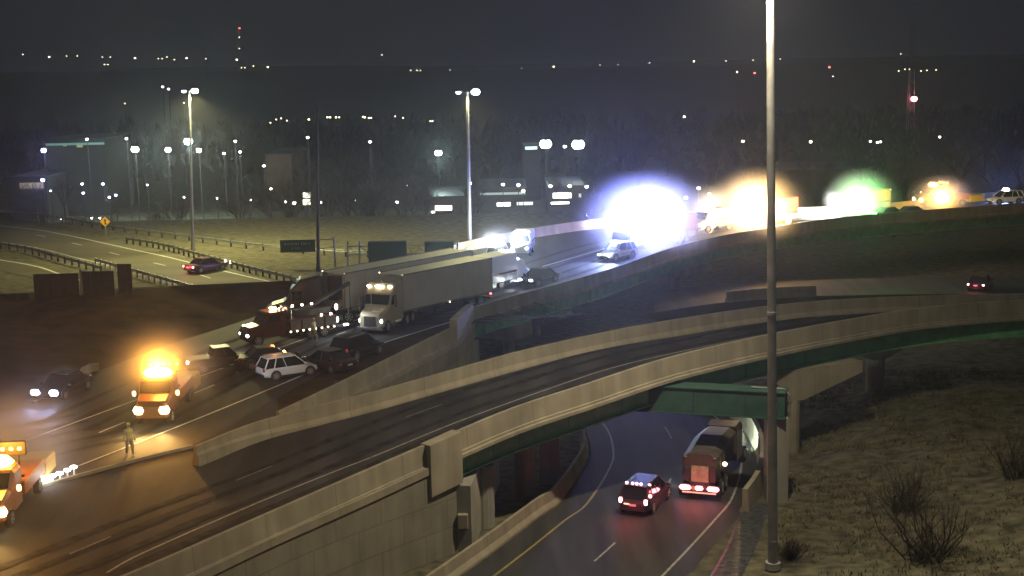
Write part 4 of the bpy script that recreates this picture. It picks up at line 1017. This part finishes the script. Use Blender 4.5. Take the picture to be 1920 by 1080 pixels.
# diamond sign
b = P(199, 441, 4.42)
t = thing('warning_sign', 'yellow diamond sign with a black merge symbol beside the left highway', 'road sign', b)
MB().box(-.05,.05,-.04,.04,0,1.9).build('post', M_steel, t)
a = .72; cz = 1.75
yb = mat('sign yellow', (.85,.45,.06), .5, spec=.2); bk = mat('sign black', (.01,.01,.01), .5)
q = [(0,-a),(a,0),(0,a),(-a,0)]
pn = MB().add([(x,-.06,cz+z) for x,z in q]+[(x,-.045,cz+z) for x,z in q], [(0,1,2,3),(4,7,6,5),(0,4,5,1),(1,5,6,2),(2,6,7,3),(3,7,4,0)]).build('panel', bk, t)
q = [(x*.93,z*.93) for x,z in q]
MB().add([(x,-.066,cz+z) for x,z in q], [(0,1,2,3)]).build('face', yb, pn)
s_ = MB(); s_.add([(-.07,-.07,cz-.38),(.07,-.07,cz-.38),(.07,-.07,cz+.12),(-.07,-.07,cz+.12)], [(0,1,2,3)]); s_.add([(-.17,-.07,cz+.08),(.17,-.07,cz+.08),(0,-.07,cz+.42)], [(0,1,2)])
s_.add([(.07,-.071,cz-.15),(.24,-.071,cz-.32),(.17,-.071,cz-.38),(.07,-.071,cz-.26)], [(0,3,2,1)]); s_.build('arrow', bk, pn)
lamp(t, (.8,-3.2,3.0), 14, (1,.85,.6), .1, (-.25,1,-.35), 60, .5) if False else None
# cantilever guide sign
Y = P(629, 500, 4.42).y
b = P(629, 500, 4.42); tp = D(626, 443, Y)
t = thing('guide_sign', 'green overhead sign with pale lettering on a cantilever post', 'road sign', b)
MB().tube((0,0,0),(tp-b),.13,.11,10).build('post', M_steel, t)
l0, l1 = D(525,450,Y)-b, D(592,472,Y)-b
arm = MB(); arm.tube(D(626,449,Y)-b, D(527,451,Y)-b+Vector((0,.05,0)), .07,.07,6); arm.tube(D(626,465,Y)-b, D(592,466,Y)-b, .05,.05,6); arm.build('arm', M_steel, t)
pn = MB().box(l0.x,l1.x,-.14,-.08,l1.z,l0.z).build('panel', M_ltgreen, t)
tx = MB(); x = l0.x+.45; zt = l0.z-.42
for wd in (.22,.12,.14,.12,.14,.12,.22,.14,0,.2,.16,.14,0,.16):
    if wd: tx.box(x, x+wd*.75, -.147,-.142, zt-.13, zt+.13)
    x += wd+.05 if wd else .14
x = l0.x+1.2
for wd in (.2,0,.14,.14,.12): 
    if wd: tx.box(x, x+wd*.7, -.147,-.142, zt-.55, zt-.37)
    x += wd+.05 if wd else .12
tx.build('lettering', mat('worn letters', (.25,.30,.27), .6), pn)
# gantry of green panels further right
b = P(655, 512, 4.42); Y = b.y
t = thing('guide_sign', 'dark green sign panels on a gantry right of the cantilever sign above the trailers', 'road sign', b)
for px in (652, 674, 858): MB().tube(D(px,520,Y)-b, D(px,452,Y)-b, .1,.1,8).build('post', M_steel, t)
g = MB()
for py in (462, 478): g.tube(D(650,py,Y)-b, D(860,py-4,Y)-b, .06,.06,6)
for px in range(655, 855, 22): g.tube(D(px,462,Y)-b, D(px+11,478,Y)-b, .035,.035,5); g.tube(D(px+11,478,Y)-b, D(px+22,462,Y)-b, .035,.035,5)
g.build('gantry', M_steel, t)
for x0,x1,y0,y1 in ((690,764,452,505),(796,852,452,497)):
    u, v = D(x0,y0,Y)-b, D(x1,y1,Y)-b; pn = MB().box(u.x,v.x,-.2,-.14,v.z,u.z).build('panel', M_ltgreen, t)
    fr = MB(); fr.box(u.x,v.x,-.215,-.205,u.z-.1,u.z-.04); fr.box(u.x,v.x,-.215,-.205,v.z+.04,v.z+.1); fr.build('border', mat('worn letters', (.25,.30,.27), .6), pn)
# dark sign backs at the left edge
Y = 116.0; b = D(150, 560, Y); b.z = 5.5
t = thing('guide_sign', 'unlit brown backs of overhead sign panels at the left edge', 'road sign', b)
for x0,x1,y0,y1 in ((-60,58,552,600),(62,150,514,560),(153,216,509,556),(219,249,495,548)):
    u, v = D(x0,y0,Y)-b, D(x1,y1,Y)-b
    pn = MB().box(u.x,v.x,-.05,.05,v.z,u.z).build('panel', mat('sign back brown', (.06,.05,.045), .6, .2, .2, 2), t)
    rb_ = MB()
    for k in range(1, max(2,int((v.x-u.x)/.7))): rb_.box(u.x+k*.7-.04,u.x+k*.7+.04,-.13,-.055,v.z-.1,u.z-.05)
    rb_.build('rib', M_dsteel, pn)
MB().tube(D(151,560,Y)-b+Vector((0,0,-1)), D(151,505,Y)-b, .11,.1,8).build('post', M_steel, t)

# guardrails
def guardrail(label, pts, z=4.4, hgt=.75, pm=None, sp=1.9):
    t = thing('guardrail', label, 'guardrail', pts[0]); o = pts[0]
    ps = resample(smooth(pts), max(2, int(sum((pts[i+1]-pts[i]).length for i in range(len(pts)-1))/sp)))
    for k in range(0, len(ps), max(1, math.ceil(len(ps)/95))):
        p = ps[k]-o; MB().box(p.x-.09,p.x+.09,p.y-.12,p.y+.12,-.05,hgt+.05).build('post', pm or M_dsteel, t)
    mb = MB(); sweep(mb, [p-o for p in ps], [(-.1,hgt-.3),(-.03,hgt-.3),(-.06,hgt-.22),(.0,hgt-.15),(-.06,hgt-.07),(-.03,hgt),(-.1,hgt),(-.14,hgt-.07),(-.08,hgt-.15),(-.14,hgt-.22)]); mb.build('rail', M_steel, t)
guardrail('long guardrail at the far edge of the lit grass behind the yellow diamond sign', pd([(-160,400),(35,405),(100,414),(240,436),(360,452),(480,468),(600,477),(690,483)]), sp=3)
guardrail('guardrail with closely set dark posts right of the diamond sign', pd([(238,456),(300,466),(400,493),(470,512),(560,534)]), sp=1.5, pm=M_plastic)
guardrail('short guardrail with pale posts at the near edge of the empty left highway', pd([(180,497),(250,517),(300,531),(360,548)]), sp=1.4, pm=mat('pale post', (.6,.6,.55), .6))
guardrail('guardrail between the two carriageways at the left edge', pd([(-120,448),(35,471),(110,490),(190,512)]), sp=2)

# lattice masts
def mast(label, px, depth, ytop, ybase, w0, beacons, col=M_dsteel):
    a = D(px, ytop, depth); zb = gz(a.x, depth)-.5; b = Vector((a.x, depth, zb)); H = a.z-zb
    t = thing('radio_mast', label, 'radio mast', b); mb = MB(); n = int(H/(w0*1.6)); 
    for i in range(3):
        q = 2*math.pi*i/3; mb.tube((w0*math.cos(q),w0*math.sin(q),0),(w0*.35*math.cos(q),w0*.35*math.sin(q),H),.09,.07,4)
    for k in range(n):
        z0, z1 = H*k/n, H*(k+1)/n
        for i in range(3):
            q, q2 = 2*math.pi*i/3, 2*math.pi*(i+1)/3; r0 = w0*(1-.65*k/n); r1 = w0*(1-.65*(k+1)/n)
            mb.tube((r0*math.cos(q),r0*math.sin(q),z0),(r1*math.cos(q2),r1*math.sin(q2),z1),.05,.05,3)
    mb.build('lattice', col, t)
    for py, m, r in beacons: MB().ball(D(px,py,depth)-b+Vector((0,-w0,0)),1,8,(r,r,r*.8)).build('beacon', m, t)
mast('faint tall lattice mast with a red beacon right of the near pole', 1711, 420, 40, 270, 1.6, ((185,E_redh,1.0),(186,E_redh,.9)), mat('pale mast', (.3,.3,.33), .6))
mast('far radio mast on the left horizon marked by a column of tiny lamps', 450, 1150, 50, 125, 2.5, ((53,em('far red', (1,.1,.1), 12),.7),(70,E_amw,.45),(91,E_amw,.45)))

# ---- lot and street lamps in the distance
def lnum(i):
    if i < 20: return ordn(i)
    tens = ['twent','thirt','fort','fift','sixt'][(i+1)//10-2]; r = (i+1)%10
    return tens+'ieth' if r == 0 else tens+'y-'+ordn(r-1)
def lot_lamps(rows, group, what, where):
    rows = sorted(rows, key=lambda r_: r_[0]); cache = {}
    for i, (px, py, depth, r, m, W, col) in enumerate(rows):
        h = D(px, py, depth)
        while h.z < gz(h.x, h.y)+2.2 and depth > 196: depth -= 6; h = D(px, py, depth)
        zb = gz(h.x, h.y); H = h.z-zb
        t = thing('street_lamp', f'{what}, {lnum(i)} from the left {where}', 'street lamp', (h.x, h.y, zb), group=group)
        mb = MB(); mb.tube((0,.25,0),(0,.25,H+.1),.10,.07,6); mb.box(-.3,.3,-.3,.35,H+.06+r*.5,H+.18+r*.5); mb.tube((0,.25,H),(0,.25,H+.1+r*.5),.07,.07,6); mb.build('pole', M_dsteel, t)
        MB().ball((0,0,H),1,8,(r,r,r*.85)).build('lamp_head', m, t)
        if W: lamp(t, (0,-.9,H), W, col, .25)
TE = (.72,1,.90); BL = (.35,.35,1); WH = (.9,.95,1)
bright = [(82,282,250,.5,E_blue,1800,BL),(253,280,250,.72,E_teal,3600,TE),(315,281,250,.56,E_teal,1800,TE),(353,265,250,.82,E_teal,6000,TE),(373,282,252,.48,E_teal,1500,TE),
          (822,287,250,.66,E_teal,3800,TE),(1023,270,255,1.12,E_teal,9000,TE),(1084,271,255,1.2,E_teal,10000,TE),(1059,275,262,.3,E_teal,0,TE)]
lot_lamps(bright, 'bright car park floodlights', 'glaring green white floodlight', 'among the car park floodlights')
up_ = [(305,163),(316,167),(163,261),(237,260),(441,265),(450,285),(420,288),(694,266),(577,258),(1232,357),(1310,353),(1286,371),(1330,364),(1393,265),(1520,266),(1283,219),(1505,337),(1632,265),(1645,267),(1651,266),(1762,257),(1670,385),(495,311),(508,354)]
lot_lamps([(x,y,300 if y < 240 else 255,(.26 if y > 230 else .24)*(1.3 if y > 330 and x > 1200 else .8 if x > 1600 and y < 300 else 1),E_white if x < 1200 or x > 1600 else E_warm,0,WH) for x,y in up_], 'single white lamps in mid distance', 'small white lamp on a pole', 'among the single mid-distance lamps')
low_ = [(80,338),(154,345),(193,345),(156,362),(205,370),(217,366),(276,347),(345,370),(407,372),(470,375),(537,378),(552,381),(602,379),(744,379),(666,376),(763,348),(712,408),(841,413),(881,344),(943,346),(972,347),(981,358),(1032,349),(1068,349),(1100,350),(1103,403),(95,358),(172,409),(187,409),(115,410)]
big = {881,943,972,981,1032,1068,1100,1103,744,841,552,537}
lot_lamps([(x,y,238 if y < 380 else 212,.30 if x in big else (.32 if x in (80,) else .15 if x in (276,345,407,470,666,763,712,115,172,187,95) else .22),E_blue if x in (80,156,205,217,193) else (E_warm if x in (552,981) else E_white),{80:1200,1103:500}.get(x,0),BL if x == 80 else WH) for x,y in low_], 'lamps in front of the shops', 'low lamp', 'in the lower band of lamps near the shops')
mid_ = [(507,230),(518,224),(527,222),(538,226),(579,224),(614,220),(619,220),(630,220),(636,220),(681,219),(684,220),(692,221),(696,221),(741,218),(756,221),(807,227),(811,227),(345,193),(234,194),(1408,281)]
lot_lamps([(x,y,470,.32 if x in (579,614,619,681,684,692,630) else .22,E_amw,0,WH) for x,y in mid_], 'row of lamps half way up', 'tiny lamp', 'in the row of lamps half way to the horizon')
hor = [(43,102),(92,107),(125,105),(145,105),(192,107),(207,107),(196,121),(202,121),(253,109),(297,110),(304,110),(313,107),(327,112),(350,109),(386,110),(453,127),(459,127),(475,124),(502,126),(444,112),(770,132),(782,132),(788,132),(844,131),(978,128),(1038,125),(1125,122),(1159,121),(1218,118),(1301,115),(1361,114),(1382,135),(1412,113),(1463,111),(1689,101),(1685,133),(1697,130),(1705,130),(1727,133),(1738,132),(1755,131),(716,103),(1562,143)]
lot_lamps([(x,y,1120,.75 if x in (92,253,444,350,502,1038,1301,1382) else .42,E_amw,0,WH) for x,y in hor], 'far lamps on the horizon', 'tiny far lamp', 'in the row of lamps along the dark horizon')
lot_lamps([(x,y,1000,.7,em('far red', (1,.1,.1), 12),0,WH) for x,y in [(1415,137),(1555,126)]], 'red far lamps', 'tiny red far lamp', 'of the two red lamps on the horizon')

# ---- buildings far off
M_bwall = mat('dim brick wall', (.09,.05,.03), .9, 0, .25, .5); M_bgrey = mat('dim pale wall', (.05,.05,.045), .9, 0, .2, .5)
def building(label, x0, x1, y0, depth, wallm, winrows, name='building', band=None, dep=18):
    a, c = D(x0, y0, depth), D(x1, y0, depth); zb = min(gz(a.x, depth), gz(c.x, depth))-.5; b = Vector(((a.x+c.x)/2, depth, zb)); h = (c.x-a.x)/2; H = a.z-zb
    t = thing(name, label, 'building', b)
    MB().box(-h,h,0,dep,0,H).build('wall', wallm, t)
    r_ = MB(); r_.box(-h-.2,h+.2,-.2,dep+.2,H+.003,H+.35); r_.build('roof', M_dsteel, t)
    for (u0,u1,v0,v1,m) in winrows:
        p, q = D(u0,v0,depth)-b, D(u1,v1,depth)-b; nw = max(1, int((q.x-p.x)/3)); wd = (q.x-p.x)/nw
        for k in range(nw):
            w_ = MB().box(p.x+k*wd+.08,p.x+(k+1)*wd-.08,-.12,-.02,q.z,p.z).build('window', m, t)
    if band:
        MB().box(-h,h,-.35,-.25,H-.9,H-.5).build('fascia', band, t)
    return t
E_bandg = em('dim green band', (.5,1,.75), .10); E_win2 = em('dim lit window', (1,.85,.45), .22); E_w3 = em('shop front glass', (1,.97,.9), 6)
building('low shop with a yellowish lit front at the far left', 20, 84, 335, 250, M_bgrey, [(36,82,343,353,E_win2)])
building('long low building with a thin pale green roof band at the upper left', 86, 196, 264, 262, M_bgrey, [(118,126,270,274,E_win2),(143,156,271,276,E_win2)], band=E_bandg)
building('dim brick building left of centre below the row of lamps', 498, 546, 292, 262, M_bwall, [])
building('filling station shop with bright lit canopy strips behind the centre pole', 900, 985, 356, 240, M_bgrey, [(931,958,380,386,E_w3),(968,1000,379,384,em('dim shop glass', (.9,1,.95), 1.2))], band=em('dim white band', (.8,1,.95), .25))
building('car showroom with a glaring lit front right of the centre pole', 1028, 1094, 352, 240, M_bgrey, [(1036,1072,362,371,E_w3),(1084,1092,363,370,em('dim shop glass', (.9,1,.95), 1.2)),(1032,1068,379,382,E_w3)])
building('building with a lit sign strip left of the two glaring floodlights', 980, 1012, 271, 275, M_bgrey, [(984,1008,275,280,em('lit green sign', (.7,1,.9), 1.4))])
building('restaurant with glaring lit sign left of the centre pole', 806, 868, 372, 236, M_bwall, [(815,848,386,394,E_w3),(808,816,396,399,E_w3)])
building('dark warehouse right of the near pole behind the green lights', 1480, 1640, 322, 250, M_bwall, [])
t = thing('pylon_sign', 'double stacked lit yellow white sign left of the tall dark pole', 'sign', D(575, 410, 232))
t.location.z = gz(t.location.x, 232); o = t.location
for y0,y1 in ((361,371),(374,384)):
    u, v = D(568,y0,232)-o, D(582,y1,232)-o; MB().rbox(u.x,v.x,-.2,.2,v.z,u.z,.05).build('panel', em('lit sign panel', (1,.98,.75), 3.5), t)
for px in (571,579): MB().tube(Vector((D(px,380,232).x-o.x,.3,0)), Vector((D(px,380,232).x-o.x,.3,D(px,374,232).z-o.z)), .15,.15,6).build('post', M_dsteel, t)

# ---- bare winter trees
def tree_mesh(seed, H=9):
    rd = random.Random(seed); tr = MB(); tw = MB()
    tips = []
    def grow(p, d, L, r, lv):
        q = p+d*L; tr.tube(p, q, r, r*.65, 5, False) if lv < 3 else None
        if lv >= 3: 
            for _ in range(3):
                e = (d+Vector((rd.uniform(-.8,.8),rd.uniform(-.8,.8),rd.uniform(-.2,.7)))).normalized(); w_ = e.cross(Vector((rd.uniform(-1,1),rd.uniform(-1,1),.3))).normalized()*.022
                l_ = L*rd.uniform(.7,1.5); tw.add([p-w_, p+w_, p+e*l_], [(0,1,2)])
                for f in (.35,.6,.8):
                    e2 = (e+Vector((rd.uniform(-.9,.9),rd.uniform(-.9,.9),rd.uniform(-.3,.6)))).normalized(); s_ = p+e*l_*f; tw.add([s_-w_*.7, s_+w_*.7, s_+e2*l_*.5], [(0,1,2)])
            return
        for _ in range((5,4,4)[lv]):
            e = (d*rd.uniform(.6,1.1)+Vector((rd.uniform(-.8,.8),rd.uniform(-.8,.8),rd.uniform(.0,.5)))).normalized(); f = rd.uniform(.55,1)
            grow(p.lerp(q, f), e, L*rd.uniform(.55,.8), r*.5, lv+1)
    grow(Vector((0,0,0)), Vector((rd.uniform(-.1,.1),rd.uniform(-.1,.1),1)).normalized(), H*.4, H*.022, 0)
    return tr, tw
protos = []
for s in range(4):
    tr, tw = tree_mesh(s+11, 9); protos.append((tr, tw))
pm = [(a.build('trunk', M_bark).data, c.build('crown', M_twig).data) for a, c in protos]
for o in [x for x in list(COL.objects) if x.name.startswith(('trunk','crown'))]: bpy.data.objects.remove(o)
rd = random.Random(5); spots = []
for k in range(74):
    px = rd.uniform(-60, 1960); dep = rd.uniform(200, 330); spots.append((px, dep, rd.uniform(.8, 1.5)))
for px in (520, 560, 610, 640, 680, 720, 760, 800, 560, 700, 460): spots.append((px+rd.uniform(-15,15), rd.uniform(196, 222), rd.uniform(1.1,1.5)))
spots.sort()
for i, (px, dep, s) in enumerate(spots):
    q = D(px, 400, dep); k = i % 4
    t = thing('bare_tree', f'dark leafless tree, {lnum(i) if i < 59 else "far right"}', 'tree', (q.x, dep, gz(q.x, dep)-.1), rd.uniform(0,6), 'bare trees beyond the highways')
    t['label'] = f'dark leafless tree beyond the highways, about {round(100*px/1920)} percent across the photo, number {i+1}' if False else f'leafless tree, {lnum(i) if i < 64 else lnum(len(spots)-1-i)} from the {"left" if i < 64 else "right"} in the wooded strip beyond the highways'
    t.scale = (s,s,s)
    for nme, me in zip(('trunk','crown'), pm[k]): o = bpy.data.objects.new(nme, me); COL.objects.link(o); o.parent = t
# tufted winter grass on the foreground slope
gr = MB(); rd = random.Random(21)
for k in range(15000):
    y = rd.uniform(60, 104); x = rd.uniform(13.5+(y-60)*.05, 44)
    if NZ.noise(Vector((x*.28, y*.28, 5)))+rd.uniform(-.35,.35) < -.02: continue
    z = gz(x, y)
    for j in range(3):
        a = rd.uniform(0,6.28); h = rd.uniform(.10,.34); lx, ly = rd.uniform(-.2,.2), rd.uniform(-.2,.2); ox, oy = x+rd.uniform(-.15,.15), y+rd.uniform(-.15,.15)
        gr.add([(ox-.035*math.cos(a),oy-.035*math.sin(a),z-.02),(ox+.035*math.cos(a),oy+.035*math.sin(a),z-.02),(ox+lx,oy+ly,z+h)], [(0,1,2)])
tag(gr.build('grass', mat('dry grass blades', (.07,.065,.03), .95, 0, 0, .6, spec=.05, col2=(.30,.26,.15), detail=12)), 'dry winter grass tufts on the slope right of the underpass', None, None, 'stuff')
# far wood that reads as one mass
wd_ = MB(); rd = random.Random(9)
for k in range(1500):
    x = rd.uniform(-330, 330); y = rd.uniform(330, 560); zb = gz(x,y); h = rd.uniform(5, 10)
    for j in range(9):
        a = Vector((x+rd.uniform(-2.5,2.5), y+rd.uniform(-2.5,2.5), zb+rd.uniform(0,h*.6))); e = Vector((rd.uniform(-1.6,1.6),rd.uniform(-1,1),rd.uniform(2,h*.5)))
        wd_.add([a-Vector((.5,0,0)), a+Vector((.5,0,0)), a+e], [(0,1,2)])
tag(wd_.build('woods', M_twig), 'dark far wood behind the shops', None, None, 'stuff')
# shrubs right foreground
def shrub(label, px, py, z, s, seed):
    q = P(px, py, z); q.z = gz(q.x, q.y)-.05; rd = random.Random(seed)
    t = thing('bare_shrub', label, 'shrub', q, group='bare shrubs on the foreground slope'); tr = MB(); tw = MB()
    for _ in range(26):
        d = Vector((rd.uniform(-.9,.9),rd.uniform(-.9,.9),rd.uniform(.6,1.4))).normalized(); L = s*rd.uniform(.6,1.1); a = Vector((rd.uniform(-.3,.3),rd.uniform(-.3,.3),0))*s
        m_ = a+d*L*.5+Vector((rd.uniform(-.15,.15),rd.uniform(-.15,.15),0))*s; e_ = m_+(d+Vector((rd.uniform(-.4,.4),rd.uniform(-.4,.4),.1)))*L*.5
        tr.tube(a, m_, .012*s, .008*s, 4, False); tr.tube(m_, e_, .008*s, .003*s, 4, False)
        for _ in range(60):
            f = rd.random(); b_ = a.lerp(m_, f*2) if f < .5 else m_.lerp(e_, f*2-1); dd_ = (d+Vector((rd.uniform(-1,1),rd.uniform(-1,1),rd.uniform(-.4,.8)))).normalized()*s*rd.uniform(.15,.4); w_ = dd_.cross(Vector((0,.3,1))).normalized()*.007
            tw.add([b_-w_, b_+w_, b_+dd_], [(0,1,2)])
            b2 = b_+dd_*.5; d2 = (dd_+Vector((rd.uniform(-1,1),rd.uniform(-1,1),rd.uniform(-.5,.5)))*.2*s)*.6; tw.add([b2-w_*.6, b2+w_*.6, b2+d2], [(0,1,2)])
    tr.build('stem', M_bark, t); tw.build('twigs', M_twig, t)
shrub('large bare shrub in the middle of the grassy foreground slope', 1735, 1010, 1.2, 3.4, 3)
shrub('smaller bare shrub with a leaning stem on the lit patch of grass', 1695, 925, 1.2, 2.3, 4)
shrub('bare shrub at the right edge of the photo', 1900, 900, 1.2, 2.4, 5)
shrub('low bare shrub beside the dark water of the drainage ditch', 1480, 1040, .2, 1.0, 7)
# ================================================================== AIR
hz = MB().box(-1700, 1700, -60, 1750, -4, 120).build('haze', bpy.data.materials.new('haze air')); hz['kind'] = 'stuff'
m = hz.data.materials[0]; m.use_nodes = True; n = m.node_tree; n.nodes.clear()
o_ = n.nodes.new('ShaderNodeOutputMaterial'); v_ = n.nodes.new('ShaderNodeVolumePrincipled')
v_.inputs['Color'].default_value = (.93,.95,1,1); v_.inputs['Density'].default_value = .00048; v_.inputs['Anisotropy'].default_value = .8
n.links.new(v_.outputs[0], o_.inputs['Volume'])
def mist(px, py, r, dens, lamps, dz=2.4, label='added glare mist around the emergency lights'):
    """mist added around bright lamps to shape their lens glare; lamps = (W, colour)"""
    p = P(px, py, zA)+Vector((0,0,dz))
    m = bpy.data.materials.new('glare mist'); m.use_nodes = True; n = m.node_tree; n.nodes.clear()
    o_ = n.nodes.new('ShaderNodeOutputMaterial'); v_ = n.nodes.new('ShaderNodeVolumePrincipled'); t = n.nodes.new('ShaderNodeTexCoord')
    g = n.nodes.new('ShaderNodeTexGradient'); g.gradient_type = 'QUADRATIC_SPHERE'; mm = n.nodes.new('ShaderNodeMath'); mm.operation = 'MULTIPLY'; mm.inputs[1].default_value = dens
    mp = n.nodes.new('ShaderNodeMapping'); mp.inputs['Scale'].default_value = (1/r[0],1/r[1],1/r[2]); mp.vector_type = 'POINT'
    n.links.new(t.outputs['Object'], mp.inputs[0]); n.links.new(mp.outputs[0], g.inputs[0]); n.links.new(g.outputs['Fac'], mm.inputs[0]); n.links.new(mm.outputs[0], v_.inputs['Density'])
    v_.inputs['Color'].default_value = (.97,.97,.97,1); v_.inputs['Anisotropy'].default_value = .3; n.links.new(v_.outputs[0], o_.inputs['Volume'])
    o = MB().ball((0,0,0), 1, 16, r).build('glare_mist', m); o.location = p; o['kind'] = 'stuff'; o['label'] = label
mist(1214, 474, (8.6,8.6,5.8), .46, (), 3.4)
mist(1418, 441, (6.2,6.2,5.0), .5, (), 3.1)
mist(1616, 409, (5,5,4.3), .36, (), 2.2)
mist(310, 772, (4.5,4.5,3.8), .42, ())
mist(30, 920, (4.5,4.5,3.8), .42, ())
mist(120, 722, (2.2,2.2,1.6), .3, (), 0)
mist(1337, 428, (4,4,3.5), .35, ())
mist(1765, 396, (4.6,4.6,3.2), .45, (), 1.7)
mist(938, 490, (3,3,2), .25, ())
